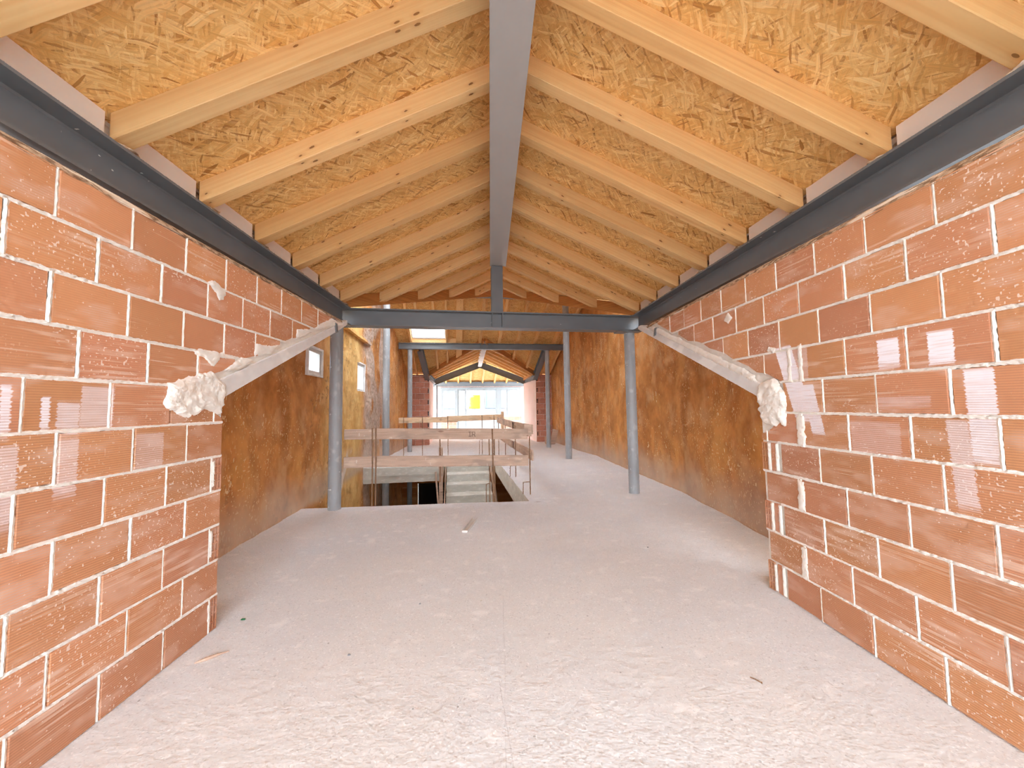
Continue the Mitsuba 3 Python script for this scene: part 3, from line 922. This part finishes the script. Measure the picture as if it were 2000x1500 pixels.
on_back = lambda s, w, t: hall(np.stack([s, w, zBk(w) + t], -1))
on_front = lambda s, w, t: hall(np.stack([s, w, zF(w) + t], -1))
on_room = lambda p, q, t: np.stack([p, q, zA(p) + t], -1)
skylight('window_4', 'bright skylight in the far hall slope', SKY[0], SKY[2], SKY[1], SKY[3], on_back)
for i, (a0, b0, a1, b1) in enumerate(SKYF):
    skylight(f'window_{5 + i}', f'unseen skylight in the rising hall slope, {"left" if i == 0 else "right"} of the ridge', a0, b0, a1, b1, on_front)
for i, (a0, b0, a1, b1) in enumerate(SKYA_ADDED):
    skylight(f'window_{7 + i}', f'added skylight of the front roof behind the viewer, {"left" if i % 2 == 0 else "right"} slope, {"rear" if i < 2 else "front"} one', a0, b0, a1, b1, on_room)
# rafters of the rising slope: left and right of the front roof
for u in (-1.92, -1.3, 3.1, 3.6):
    a = 5.68 if u == -1.3 else VEAV + .03
    hall_rafter(u, a, VR - .05, .08, zF, f'pine rafter of the rising hall slope, {"left" if u < 0 else "right"} side, {"outer" if u in (-1.92, 3.6) else "inner"}', 'rafters of the rising hall slope')
hr = hall(np.array([[UL, VR, zF(VR) - .30], [UR, VR, zF(VR) - .30]]))
one('steel_beam', ibeam(hr[0], hr[1], .15, .12, .012, .01), 'steel', 'dark steel ridge purlin across the top of the hall roof', 'steel beam')

# ------------------------------------------------------------------ columns and beam 2
def column(u, v, r, z0, z1, label, base=True):
    x, y, _ = hall((u, v, 0))
    t = thing('steel_column', label, 'column')
    part(t, 'shaft', lathe((x, y), [(r, z0 + .001), (r, z1)], 40), 'column_steel', smooth=40)
    part(t, 'cap_plate', block((u - r * 1.25, v - r * 1.25, z1), (u + r * 1.25, v + r * 1.25, z1 + .012), hall, .002), 'steel')


column(-1.595, 5.33, .083, 0, 2.49, 'near left round grey steel column at the edge of the stair opening')
column(2.715, 5.33, .079, 0, 2.47, 'near right round grey steel column standing on the cement floor')
column(-1.60, 9.12, .080, -2.85, 4.02, 'tall round grey steel column behind the stair opening beside the left wall')
column(2.86, 9.02, .080, 0, 4.02, 'tall round grey steel column in the middle of the right row')
column(-1.34, 11.62, .072, -2.85, 3.13, 'far left round grey steel column under the second cross beam')
column(3.02, 11.62, .072, 0, 3.15, 'far right round grey steel column under the second cross beam')
b2 = thing('steel_beam', 'grey steel second cross beam further back under the skylight slope', 'steel beam')
part(b2, 'girder', ibeam(hall((-1.68, 11.62, 3.155)), hall((3.60, 11.62, 3.175)), .185, .15, .014, .01), 'steel')
for du in (-.13, .13):
    part(b2, 'stiffener', block((.98 + du - .006, 11.55, 3.175), (.98 + du + .006, 11.61, 3.335), hall, .001), 'steel')
for u0, u1, nm in ((-1.05, -.95, 'left'), (3.0, 3.02, 'right')):
    one('sloping_steel_beam', ibeam(hall((u0, 11.72, zBk(11.72) - .36)), hall((u1, 13.5, zBk(13.5) - .34)), .19, .17, .014, .01), 'steel', f'dark grey steel beam sloping down from the second cross beam to the {nm} brick pier', 'steel beam')

# ------------------------------------------------------------------ floor slab, stair opening, stair
NE = [(-2.02, 5.45), (-1.05, 5.37), (.1, 5.30), (1.05, 5.19)]
VOID = [(-2.30, 5.46)] + NE + [(1.06, 10.36), (-.27, 10.36), (-.27, 8.80), (-2.30, 8.80)]
vh = hall(np.array([(a, b, 0) for a, b in VOID]))[:, :2]
oc = hall(np.array([(-3.4, 19.3, 0), (4.6, 19.3, 0), (4.6, 4.5, 0)]))[:, :2]
slab = Polygon([(-2.9, -2.4), (3.3, -2.4), (3.35, 5.0)] + [tuple(oc[2]), tuple(oc[1]), tuple(oc[0])] + [(-2.95, 5.0)], [vh.tolist()])
fl = trimesh.creation.extrude_polygon(slab, .36, engine='earcut').apply_translation([0, 0, -.36])
top = fl.face_normals[:, 2] > .5
struct('floor')
part('floor', 'screed', trimesh.Trimesh(fl.vertices, fl.faces[top], process=False), 'floor_cement')
part('floor', 'slab_edge', trimesh.Trimesh(fl.vertices, fl.faces[~top], process=False), 'concrete')
labels['floor']['label'] = 'pale dusty cement floor with a rectangular stair opening'

st = thing('concrete_staircase', 'rough concrete staircase rising through the floor opening behind the plank railing', 'staircase')
RUN, RISE, VT = .35, .19, 10.36
for k in range(1, 15):
    v1, v0, z = VT - RUN * (k - 1), VT - RUN * k, -RISE * k
    rr = random.Random(k)
    part(st, 'step', prism([(v0, z - RISE), (v1, z - RISE), (v1, z), (v0 + .012, z), (v0, z - .014)], -.20, .925, lambda a, b, t: hall(np.stack([t, a, b + .004 * np.sin(t * 9 + k)], -1)), ch=.006), 'concrete')
part(st, 'waist', prism([(VT, -.0), (VT, -.40), (VT - RUN * 14, -RISE * 14 - .40), (VT - RUN * 14, -RISE * 14)][::-1], -.195, .92, lambda a, b, t: hall(np.stack([t, a, b - .20], -1))), 'concrete')


def stair_board(u, dz, v0, v1, h, label):
    za = lambda v: -RISE / RUN * (VT - v)
    m = prism([(v0, za(v0) + dz), (v1, za(v1) + dz), (v1, za(v1) + dz + h), (v0, za(v0) + dz + h)], u - .013, u + .013, lambda a, b, t: hall(np.stack([t, a, b], -1)), ch=.003)
    one('formwork_board', m, 'plank', label, 'board', rnd=(.9, .3))


stair_board(-.225, -.10, 6.2, 9.9, .22, 'sloping formwork board along the left side of the stair')
stair_board(.952, -.06, 6.2, 9.9, .20, 'sloping formwork board along the right side of the stair')
stair_board(1.012, -.20, 7.0, 9.6, .11, 'narrow sloping board between stair and slab edge')
one('timber_prop', bar(hall((-.305, 8.70, -2.0)), hall((-.305, 8.70, .42)), .09, .05, up=hall((0, 1, 0))), 'plank', 'upright timber prop at the left side of the stair', 'timber', rnd=(.2, .7))
one('timber_prop', bar(hall((-.30, 8.55, -1.6)), hall((-.42, 8.62, -.12)), .04, .03, up=hall((0, 1, 0))), 'plank', 'thin leaning batten beside the upright timber prop', 'timber', rnd=(.2, .4))
one('formwork_board', block((-1.80, 8.772, -.20), (-.33, 8.798, -.012), hall), 'concrete', 'grey formwork board on the edge of the far left slab, above its bare concrete', 'board', rnd=(.3, .9))

# ------------------------------------------------------------------ plank railings
def rail_board(t, p0, p1, h, th, rnd, up=(0, 0, 1)):
    part(t, 'plank', bar(p0, p1, th, h, up, .004), 'plank', rnd=rnd)


def rebar(t, u, v, z0, z1, hook=None, r=.0085):
    b = hall((u, v, z0))
    pts = [hall((u, v, z0)), hall((u + .002, v, (z0 + z1) / 2)), hall((u - .003, v, z1))]
    ms = [tube(pts, r)]
    if hook:
        hu, hv, hh = hook
        ms.append(tube([hall((u, v, z0 + hh)), hall((u + hu * .5, v + hv * .5, z0 + hh - .004)), hall((u + hu, v + hv, z0 + hh - .012)), hall((u + hu * 1.02, v + hv, z0 + hh * .5)), hall((u + hu * 1.05, v + hv, z0 + .002))], r * .7))
    part(t, 'rebar_post', cat(ms), 'rebar', smooth=40)


VF = 5.37
t = thing('plank_railing', 'front plank railing of rough boards across the near edge of the stair opening', 'railing')
rail_board(t, hall((-1.50, VF + .03, .99)), hall((-1.075, VF + .02, .985)), .142, .026, (.1, .2))
rail_board(t, hall((-1.085, VF + .055, .988)), hall((1.06, VF - .10, .942)), .152, .027, (.2, .5))
rail_board(t, hall((-1.50, VF + .03, .605)), hall((-1.075, VF + .02, .605)), .150, .026, (.3, .8))
rail_board(t, hall((-1.085, VF + .055, .602)), hall((1.06, VF - .10, .562)), .152, .027, (.4, .1))
for u, v in ((-1.12, VF - .005), (-1.075, VF - .002)):
    rebar(t, u, v, .002, 1.07)
rebar(t, .545, VF - .085, .002, 1.03, None, .010)
rebar(t, .575, VF - .02, -.3, 1.0, None, .010)
rebar(t, .50, VF - .05, -.2, 1.0, (-.05, 0, .45), .008)
rebar(t, -.20, VF + .045, .28, .93)
mk = meshkit.text_mesh('IR', .07, .0012, bold=True)
mv = mk.vertices
mk = trimesh.Trimesh(hall(np.column_stack([.20 + mv[:, 0], np.full(len(mv), VF - .0505) - .0723 * mv[:, 0] - mv[:, 2], .922 + mv[:, 1]])), mk.faces, process=False)
part(t, 'stencil_mark', mk, 'stain', label='dark letters IR stamped on the upper board')

UR2 = 1.16
t = thing('plank_railing', 'side plank railing running away along the right edge of the stair opening', 'railing')
rail_board(t, hall((UR2, 5.42, .995)), hall((UR2 + .02, 7.6, .965)), .14, .026, (.6, .2))
rail_board(t, hall((UR2 - .03, 7.2, .985)), hall((UR2, 9.9, .985)), .14, .026, (.7, .5))
rail_board(t, hall((UR2, 5.42, .605)), hall((UR2 + .02, 7.45, .575)), .15, .026, (.8, .8))
rail_board(t, hall((UR2 - .03, 7.2, .60)), hall((UR2, 9.9, .58)), .14, .026, (.9, .1))
part(t, 'end_board', bar(hall((UR2 - .075, 5.40, .895)), hall((UR2 - .075, 5.40, 1.075)), .11, .022, up=hall((0, 1, 0))), 'plank', rnd=(.9, .6))
rebar(t, UR2 - .016, 5.57, .002, 1.06, (-.10, .04, .19))
rebar(t, UR2 + .0, 7.0, .002, .98, (-.10, .04, .21))
rebar(t, UR2 + .0, 8.4, .002, 1.02)
rebar(t, UR2 - .01, 9.6, .002, 1.02)
VK = 10.42
t = thing('plank_railing', 'far plank railing of pale yellow boards behind the stair opening', 'railing')
rail_board(t, hall((-1.50, VK + .03, 1.0)), hall((.1, VK + .03, 1.0)), .15, .026, (.35, .9))
rail_board(t, hall((-.2, VK, 1.02)), hall((1.40, VK, 1.045)), .15, .026, (.45, .95))
rail_board(t, hall((-1.50, VK + .03, .64)), hall((.1, VK + .03, .64)), .12, .026, (.15, .7))
part(t, 'end_post', bar(hall((1.36, VK - .04, .55)), hall((1.36, VK - .04, 1.2)), .07, .05, up=hall((0, 1, 0))), 'plank', rnd=(.3, .95))
for u, hk in ((-1.36, (-.12, .08, .02)), (-.86, None), (-.17, None), (.78, (-.08, 0, .42)), (1.12, None)):
    rebar(t, u, VK - .025, .002, 1.10, hk)

# ------------------------------------------------------------------ party walls of earth plaster
def party_wall(name, line, holes, inward, label, zlow, seed):
    """line: [(u, v)...]; sheet of rough plaster with its reveals; grid refined; holes: (v0, v1, z0, z1)"""
    L = np.array(line, float)
    v = np.unique(np.round(np.concatenate([np.arange(L[0, 1], L[-1, 1] + .001, .09)] + [[h[0], h[1]] for h in holes]), 4))
    u = np.interp(v, L[:, 1], L[:, 0])
    zt = np.where(v < 5.18, 2.60, np.where(v < VR, zF(v) + .010, zBk(v) + .010))
    zs = np.unique(np.round(np.concatenate([np.arange(zlow, 4.5, .09)] + [[h[2], h[3]] for h in holes]), 4))
    V, Z = np.meshgrid(v, zs, indexing='ij')
    U = np.repeat(u[:, None], len(zs), 1)
    Z = np.minimum(Z, zt[:, None])
    d = (meshkit.fbm(np.stack([V * 1.3, Z * 1.1, U * 0 + seed], -1), 3, seed) - .5) * .11 * np.clip(.35 + np.abs(Z), 0, 1) + (meshkit.fbm(np.stack([V * 6, Z * 4, U * 0], -1), 3, seed + 2) - .5) * .035
    for h in holes:
        near = np.exp(-(((V - (h[0] + h[1]) / 2) / .5) ** 2 + ((Z - (h[2] + h[3]) / 2) / .5) ** 2))
        d *= (1 - near)
    ledge = inward * np.where((V > 6.9) & (V < 11.6), .0, 0)
    P = hall(np.stack([U + inward * d + ledge, V, Z], -1)).reshape(-1, 3)
    f, m = [], len(zs)
    for i in range(len(v) - 1):
        for j in range(m - 1):
            vc, zc = (v[i] + v[i + 1]) / 2, (zs[j] + zs[j + 1]) / 2
            if any(h[0] < vc < h[1] and h[2] < zc < h[3] for h in holes) or (Z[i, j] >= zt[i] - 1e-6 and Z[i + 1, j] >= zt[i + 1] - 1e-6):
                continue
            a, b, c, e = i * m + j, (i + 1) * m + j, (i + 1) * m + j + 1, i * m + j + 1
            f += [[a, b, c], [a, c, e]]
    w = struct(name, None, None, label)
    part(w, 'plaster', trimesh.Trimesh(P, f, process=False), 'earth_plaster', smooth=True)
    return w


WIN = [(5.53, 6.08, 1.86, 2.24), (8.13, 8.86, 1.72, 2.33)]
ULW = -2.06
pl = party_wall('wall_west', [(-2.16, 2.0), (-2.13, 4.0), (-2.06, 5.4), (-2.02, 6.4), (-2.02, 8.9), (-1.86, 9.6), (-1.84, 10.6), (-1.75, 11.4), (-1.62, 13.8)], WIN, 1, 'old ochre earth-plastered party wall on the left with two small windows', -2.85, 4)
pr = party_wall('wall_east', [(3.03, 2.0), (3.06, 3.2), (3.22, 4.0), (3.45, 5.3), (3.52, 6.5), (3.74, 9.4), (3.66, 10.6), (3.66, 13.8)], [], -1, 'old orange-brown earth-plastered party wall on the right', -.3, 7)
# ledge of the old wall above the second window
part(pl, 'ledge', outward(*(lambda m: (hall(np.column_stack([m.vertices[:, 0] + .02 * (meshkit.fbm(m.vertices * 9, 3, 2) - .5), m.vertices[:, 1], m.vertices[:, 2] + .05 * (meshkit.fbm(m.vertices * 7 + 3, 3, 4) - .5)])), m.faces))(trimesh.creation.box(extents=(.16, 2.7, .05)).subdivide().subdivide().subdivide().apply_translation([-2.02, 7.75, 2.86]))), 'earth_plaster', smooth=40)
for n, (a, b, z0, z1), nm in ((2, WIN[0], 'left of the near column'), (3, WIN[1], 'in the bright stretch of the ochre wall')):
    w = struct(f'window_{n}', None, None, f'small bright square window {nm}')
    u0 = -2.04
    rv = []
    for lo, hi in (((u0 - .34, a - .02, z0 - .03), (u0 + .02, b + .02, z0)), ((u0 - .34, a - .02, z1), (u0 + .02, b + .02, z1 + .03)), ((u0 - .34, a - .03, z0 - .03), (u0 + .02, a, z1 + .03)), ((u0 - .34, b, z0 - .03), (u0 + .02, b + .03, z1 + .03))):
        rv.append(block(lo, hi, hall))
    part(w, 'reveal', cat(rv), 'lintel_concrete')
    fr = []
    for lo, hi in (((u0 - .06, a, z0), (u0 - .01, b, z0 + .05)), ((u0 - .06, a, z1 - .05), (u0 - .01, b, z1)), ((u0 - .06, a, z0 + .05), (u0 - .01, a + .05, z1 - .05)), ((u0 - .06, b - .05, z0 + .05), (u0 - .01, b, z1 - .05))):
        fr.append(block(lo, hi, hall))
    part(w, 'frame', cat(fr), 'zinc')
    part(w, 'pane', trimesh.Trimesh(hall(np.array([(u0 - .035, p, q) for p, q in ((a + .05, z0 + .05), (b - .05, z0 + .05), (b - .05, z1 - .05), (a + .05, z1 - .05))])), [[0, 1, 2], [0, 2, 3]], process=False), 'pane')

# what closes the room overhead beside the front roof
sc = struct('ceiling_004', None, None, 'flat soffit over the recesses behind the brick walls')
part(sc, 'soffit_panel', block((-2.9, -2.3, 2.52), (-2.10, 5.0, 2.56)), 'osb')
part(sc, 'soffit_panel', block((2.42, -2.3, 2.52), (3.4, 5.2, 2.56)), 'osb')
part(sc, 'fascia_panel', block((-2.6, 5.14, 2.52), (-1.66, 5.18, 2.97), hall), 'osb')
part(sc, 'fascia_panel', block((3.08, 5.14, 2.52), (4.05, 5.18, 2.97), hall), 'osb')

# ------------------------------------------------------------------ lower storey seen through the opening
struct('floor_001', block((-2.6, 4.6, -2.92), (3.9, 13.9, -2.84), hall), 'concrete', 'dim floor of the storey below')
bw = struct('wall_below', None, None, 'dark back wall of the storey below')
part(bw, 'masonry', cat([block((-2.4, 12.6, -2.84), (-1.20, 12.8, -.36), hall), block((-.20, 12.6, -2.84), (3.9, 12.8, -.36), hall), block((-1.20, 12.6, -1.15), (-.20, 12.8, -.36), hall)]), 'earth_plaster')
d1 = struct('door_1', block((-1.20, 12.9, -2.84), (-.20, 12.94, -1.15), hall), 'dark_void', 'black doorway in the storey below')
struct('wall_below_right', block((3.7, 4.6, -2.84), (3.9, 13.9, -.36), hall), 'concrete', 'right wall of the storey below')
struct('wall_below_front', block((-2.4, 4.4, -2.84), (3.9, 4.6, -.36), hall), 'concrete', 'front wall of the storey below')

# ------------------------------------------------------------------ far brick piers
def pier(name, u0, u1, v, ztop, label, seed, holes_at):
    w = struct(name, None, None, label)
    rg = random.Random(seed)
    # top follows the falling roof slope
    part(w, 'core', block((u0, v + .008, 0), (u1, v + .22, ztop), hall), 'far_mortar')
    for k in range(13):
        lo, hi = k * .205 + .006, (k + 1) * .205 - .008
        if lo > ztop - .04:
            break
        hi = min(hi, ztop)
        j = u0 - (.15 if k % 2 else 0) - .3
        while j < u1:
            a, b = max(j + .006, u0 + .004), min(j + .294, u1 - .004)
            if b - a > .05:
                part(w, 'brick', prism([(a, lo), (b, lo), (b, hi), (a, hi)], v - .002, v + .1, lambda p, q, t: hall(np.stack([p, t, q], -1)), ch=.004, c1=False), 'far_brick', rnd=(rg.random(), .5))
            j += .30
    cells = []
    for k in range(1, 12, 2):
        z = k * .205 + .03
        if z + .14 < ztop:
            for q in range(3):
                cells.append(block((holes_at, v - .006, z + q * .05), (holes_at + .035, v + .02, z + q * .05 + .042), hall, .001))
    part(w, 'cell_opening', cat(cells), 'dark_void', label='dark open brick cells')
    return w


pier('wall_pier_left', -1.66, EAL, 13.5, 2.52, 'dark red brick pier at the far left of the hall', 3, EAL - .06)
pier('wall_pier_right', EAR, 3.66, 13.5, 2.52, 'red brick pier at the far right of the hall', 5, EAR + .03)

# ------------------------------------------------------------------ rear wing
VQ = 17.3
zC = lambda u: 3.56 - .455 * abs(u - .99)
cC = struct('ceiling_005', None, None, 'boarded gable roof of the rear wing')
AP2 = (1.2, VQ)
for pts in ([(GAP[0], GAP[1] - .10), (EAL - .07, EAV - .07), (EAL - .07, 16.0), AP2], [(GAP[0], GAP[1] - .10), AP2, (EAR + .07, 16.0), (EAR + .07, EAV - .07)]):
    p = np.array(pts, float)
    osb(prism(p, 0, .018, lambda s, w, t: hall(np.stack([s, w, 3.56 - .472 * np.abs(s - (.97 + .04 * (w - 11.55))) + t], -1))), cC)
zC2 = lambda s, w: 3.56 - .472 * np.abs(s - (.97 + .04 * (w - 11.55)))
for i, v in enumerate((12.55, 13.3, 14.05, 14.8, 15.55)):
    for s, nm in ((-1, 'left'), (1, 'right')):
        ax = .97 + .04 * (v - 11.55)
        k = min(max((v - GAP[1]) / (EAV - GAP[1]), 0), 1)
        e = (EAL if s < 0 else EAR)
        foot = GAP[0] + k * (e - GAP[0])
        if v > 15.9:
            foot = e + (ax - e) * .08
        ft = lambda q: GAP[0] + min(max((q - GAP[1]) / (EAV - GAP[1]), 0), 1) * (e - GAP[0]) - s * .035
        one('rafter', prism([(ax + s * .03, v), (ax + s * .03, v + .08), (ft(v + .08), v + .08), (ft(v), v)], -.13, -.0015, lambda a, b, t: hall(np.stack([a, b, zC2(a, b) + t], -1)), ch=.003, c1=False), 'pine_across', f'{("nearest", "second nearest", "middle", "second farthest", "farthest")[i]} pine rafter on the {nm} slope of the rear wing', 'rafter', f'rafters of the rear wing, {nm} slope', rnd=(rng.random(), rng.random()))
for s, e, nm in ((-1, EAL, 'left'), (1, EAR, 'right')):
    P0, P1 = hall((GAP[0] + s * .03, GAP[1] + .005, 3.53)), hall((e, EAV - .02, zC2(e, EAV)))
    one('valley_board', bar(P0 - np.array([0, 0, .10]), P1 - np.array([0, 0, .08]), .03, .17), 'valley_board', f'brown valley board on the {nm} side of the rear wing', 'board')
one('ridge_beam', ibeam(hall((.97, 11.72, 3.235)), hall((1.19, 17.0, 3.20)), .22, .17, .014, .01), 'lintel_concrete', 'ridge beam of the rear wing, painted pale for window light, seen end-on behind the second cross beam', 'beam')  # pale concrete colour stands for window light on the steel underside
for e, nm in ((EAL, 'left'), (EAR, 'right')):
    one('steel_beam', ibeam(hall((e, EAV + .02, 2.34)), hall((e + (.05 if e < 0 else .1), 16.1, 2.34)), .17, .14, .014, .01), 'steel', f'short grey eaves beam of the rear wing on the {nm}', 'steel beam')
    one('insulated_partition', block((e - (.06 if e < 0 else -.0), EAV + .23, .001), (e + (.0 if e < 0 else .06), 15.95, 2.335), hall), 'pink_board', f'pale pink insulation boards lining the rear wing on the {nm}', 'wall lining')
    ft, ap = hall((e + (.05 if e < 0 else .10), 16.05, 2.30)), hall((1.2, VQ - .1, 3.17))
    one('steel_valley_beam', ibeam(ft, ap, .27, .17, .014, .01), 'steel', f'black sloping steel beam of the rear wing, {nm} half of the inverted V', 'steel beam')
    one('slender_post', lathe(tuple(hall((e + (.12 if e < 0 else .12), 16.2, 0))[:2]), [(.055, .001), (.055, 2.30)], 20), 'column_steel', f'slender grey post under the {nm} foot of the inverted V', 'post', smooth=40)
for e, dx in ((EAL, -1), (EAR, 1)):
    part(cC, 'eaves_board', block((e + dx * .03 - .015, EAV - .05, 2.49), (e + dx * .03 + .015, 16.2, 2.63), hall), 'valley_board')
# front-facing slope beyond the V, falling to the window wall
zD = lambda v: 2.66 + .45 * (19.0 - v)
cD = struct('ceiling_006', None, None, 'boarded slope falling to the far window wall')
for a in np.arange(-1.4, 4.2, 1.15):
    b = min(a + 1.15, 4.2)
    osb(prism([(a, 16.0), (b, 16.0), (b, 19.3), (a, 19.3)], 0, .018, lambda s, w, t: hall(np.stack([s, w, zD(w) + t], -1))), cD)
for i, u in enumerate((-.4, .22, .84, 1.46, 2.08, 2.70, 3.3)):
    hall_rafter(u, 16.2, 19.0, .08, zD, f'{("leftmost", "second from left", "third from left", "middle", "third from right", "second from right", "rightmost")[i]} pine rafter above the far window wall', 'rafters above the far window wall')
one('steel_beam', ibeam(hall((-1.3, 18.94, 2.40)), hall((4.1, 18.94, 2.40)), .22, .16, .014, .01), 'steel', 'dark lintel beam over the far window wall', 'steel beam')

# ------------------------------------------------------------------ far window wall
VW = 19.05
wf = struct('wall_far', None, None, 'end wall around the far windows')
part(wf, 'masonry', cat([block((-2.0, VW + .01, 0), (-.66, VW + .2, 2.67), hall), block((3.50, VW + .01, 0), (4.6, VW + .2, 2.67), hall), block((-.66, VW + .01, 2.345), (3.50, VW + .2, 2.67), hall)]), 'pink_board')
for a, b in ((-.66, .14), (2.36, 3.50)):
    for k in range(4):
        lo, hi = k * .20 + .004, (k + 1) * .20 - .008
        j = a - (.15 if k % 2 else 0)
        while j < b:
            q0, q1 = max(j + .006, a), min(j + .294, b)
            if q1 - q0 > .04:
                part(wf, 'brick', prism([(q0, lo), (q1, lo), (q1, hi), (q0, hi)], VW - .002, VW + .15, lambda p, q, t: hall(np.stack([p, t, q], -1)), ch=.004, c1=False), 'far_brick', rnd=(rng.random(), .5))
            j += .30
    part(wf, 'parapet_core', block((a, VW + .006, 0), (b, VW + .14, .80), hall), 'far_mortar')
w1 = struct('window_1', None, None, 'wide far window with sliding doors looking out on a bright yard')


def sash(t, a, b, z0, z1, v, w=.06, pane=True, bsdf='window_frame'):
    ms = [block((a, v - .03, z0), (b, v + .03, z0 + w), hall), block((a, v - .03, z1 - w), (b, v + .03, z1), hall), block((a, v - .03, z0 + w), (a + w, v + .03, z1 - w), hall), block((b - w, v - .03, z0 + w), (b, v + .03, z1 - w), hall)]
    k = part(t, 'sash', cat(ms), bsdf)
    if pane:
        key = part(k, 'pane', trimesh.Trimesh(hall(np.array([(p, v, q) for p, q in ((a + w, z0 + w), (b - w, z0 + w), (b - w, z1 - w), (a + w, z1 - w))])), [[0, 1, 2], [0, 2, 3]], process=False), 'pane')


part(w1, 'frame', cat([block((-.66, VW - .01, 2.24), (3.50, VW + .1, 2.345), hall), block((-.66, VW - .01, .80), (-.60, VW + .1, 2.24), hall), block((3.44, VW - .01, .80), (3.50, VW + .1, 2.24), hall), block((.12, VW - .01, 0), (.18, VW + .1, 2.24), hall), block((2.20, VW - .01, 0), (2.38, VW + .1, 2.24), hall), block((2.76, VW - .01, .8), (2.84, VW + .1, 2.24), hall)]), 'window_frame')
sash(w1, -.60, .12, .80, 2.24, VW + .04, .075)
sash(w1, .18, .62, .02, 2.24, VW + .08, .07)
sash(w1, .55, 2.20, .02, 2.24, VW + .03, .05)
sash(w1, 2.38, 2.78, .80, 2.24, VW + .04, .05)
sash(w1, 2.82, 3.32, .80, 2.24, VW + .04, .06)

# ------------------------------------------------------------------ outside the far windows
struct('floor_002', block((-3, 19.35, -.12), (6, 23.0, -.02), hall), 'terrace_stone', 'terrace floor outside the far windows')
one('parapet_wall', block((-3, 22.2, -.02), (6, 22.4, 1.06), hall), 'render_white', 'white parapet wall of the terrace beyond the far windows', 'parapet')
bd = thing('opposite_house', 'sunlit white house front opposite the far windows', 'building')
part(bd, 'facade', cat([block((-5, 25.6, -9), (9, 26.0, 10), hall)]), 'render_white')
VO = 25.57
for i, (a, b, z0, z1) in enumerate(((1.02, 1.78, 1.22, 2.15), (1.02, 1.78, 2.7, 4.0), (-2.6, -1.7, 1.22, 2.6), (5.3, 6.2, 1.3, 2.6))):
    k = part(bd, 'shutter', block((a, VO - .06, z0), (b, VO + .02, z1), hall), 'yellow_paint', label='yellow roller shutter')
k = part(bd, 'balcony_door', block((2.15, VO - .05, 1.22), (3.75, VO + .02, 2.75), hall), 'blue_cloth', label='pale blue balcony door')
for a in (2.12, 2.90, 3.72):
    part(k, 'mullion', block((a, VO - .09, 1.22), (a + .07, VO - .03, 2.75), hall), 'grey_paint')
k = part(bd, 'balcony_door', block((-.75, VO - .05, 1.22), (.05, VO + .02, 2.75), hall), 'blue_cloth', label='pale blue balcony door')
part(k, 'mullion', block((-.38, VO - .09, 1.22), (-.31, VO - .03, 2.75), hall), 'grey_paint')
part(bd, 'balcony_slab', block((-4, VO - .5, 1.02), (8, VO, 1.20), hall), 'grey_paint')

# ------------------------------------------------------------------ small things on the floor and walls
t = thing('metal_track', 'short pale metal stud track lying open side down on the floor before the railing', 'metal profile')
d = np.array([.085, .43, 0]) / np.hypot(.085, .43)
o = np.array([-.285, 4.05, .0])
n = np.array([d[1], -d[0], 0])
P = lambda a, b, c: o + np.multiply.outer(a, d) + np.multiply.outer(b, n) + np.multiply.outer(c, [0, 0, 1.0])
def tr(a0, a1, b0, b1, c0, c1):
    return prism([(a0, b0), (a1, b0), (a1, b1), (a0, b1)], c0, c1, lambda a, b, c: P(a, b, c), ch=.0008)
part(t, 'web', tr(0, .46, -.028, .028, .001, .003), 'zinc')
part(t, 'flange', tr(0, .46, -.031, -.028, .001, .024), 'zinc')
part(t, 'flange', tr(0, .46, .028, .031, .001, .024), 'zinc')
part(t, 'end_lip', tr(-.003, 0, -.031, .031, .001, .024), 'white_paint')
sp = tube([(-1.585, 2.135, .007), (-1.545, 2.16, .010), (-1.505, 2.19, .012), (-1.47, 2.225, .006)], [.003, .009, .007, .002], 6)
one('wood_splinter', sp, 'plank', 'small pale wood splinter on the floor by the end of the left brick wall', 'splinter', rnd=(.2, .3))
wr_ = [tube([(1.262, 1.812, .004), (1.275, 1.795, .006), (1.288, 1.778, .004)], .0025, 6), tube([(1.288, 1.778, .004), (1.296, 1.776, .004)], .002, 6), tube([(1.288, 1.778, .004), (1.290, 1.768, .004)], .002, 6)]
one('wire_scrap', cat(wr_), 'rebar', 'small dark bent wire scrap on the floor near the right brick wall', 'wire', smooth=40)
one('plastic_scrap', lump((-1.60, 2.545, .005), (.014, .008, .004), 3, sub=2), 'green_plastic', 'tiny green plastic scrap on the floor near the left wall', 'scrap')
rg = np.random.default_rng(6)
for i in range(8):
    x, y = (rg.uniform(-.9, 1.5), rg.uniform(1.5, 4.6)) if i else (-.495, 2.64)
    s = rg.uniform(.004, .008)
    one('pebble', lump((x, y, s * .5), (s, s * .8, s * .6), i + 90, sub=2), 'concrete' if i % 2 else 'grey_paint', 'tiny crumb of rubble lying on the open cement floor', 'rubble', 'crumbs of rubble on the floor')
one('splice_plate', block((2.98, 11.3, .001), (3.0, 11.32, .01), hall), 'rebar', 'small steel clip at the foot of the far right column', 'clip')
P0, P1 = hall((3.38, 12.52, .002)), hall((3.54, 12.62, .50))
one('offcut_plank', bar(P0, P1, .20, .03, up=hall((0, 1, 0))), 'plank', 'short plank leaning against the right wall behind the far column', 'plank', rnd=(.7, .2))
one('clay_block', block((3.17, 12.5, .001), (3.27, 12.7, .26), hall, .008), 'block_clay', 'small clay block standing behind the far right column', 'block')
# ------------------------------------------------------------------ terrace behind the viewer
struct('floor_003', block((-6, -9, -.16), (7, -2.42, -.02)), 'terrace_stone', 'terrace floor behind the viewer')
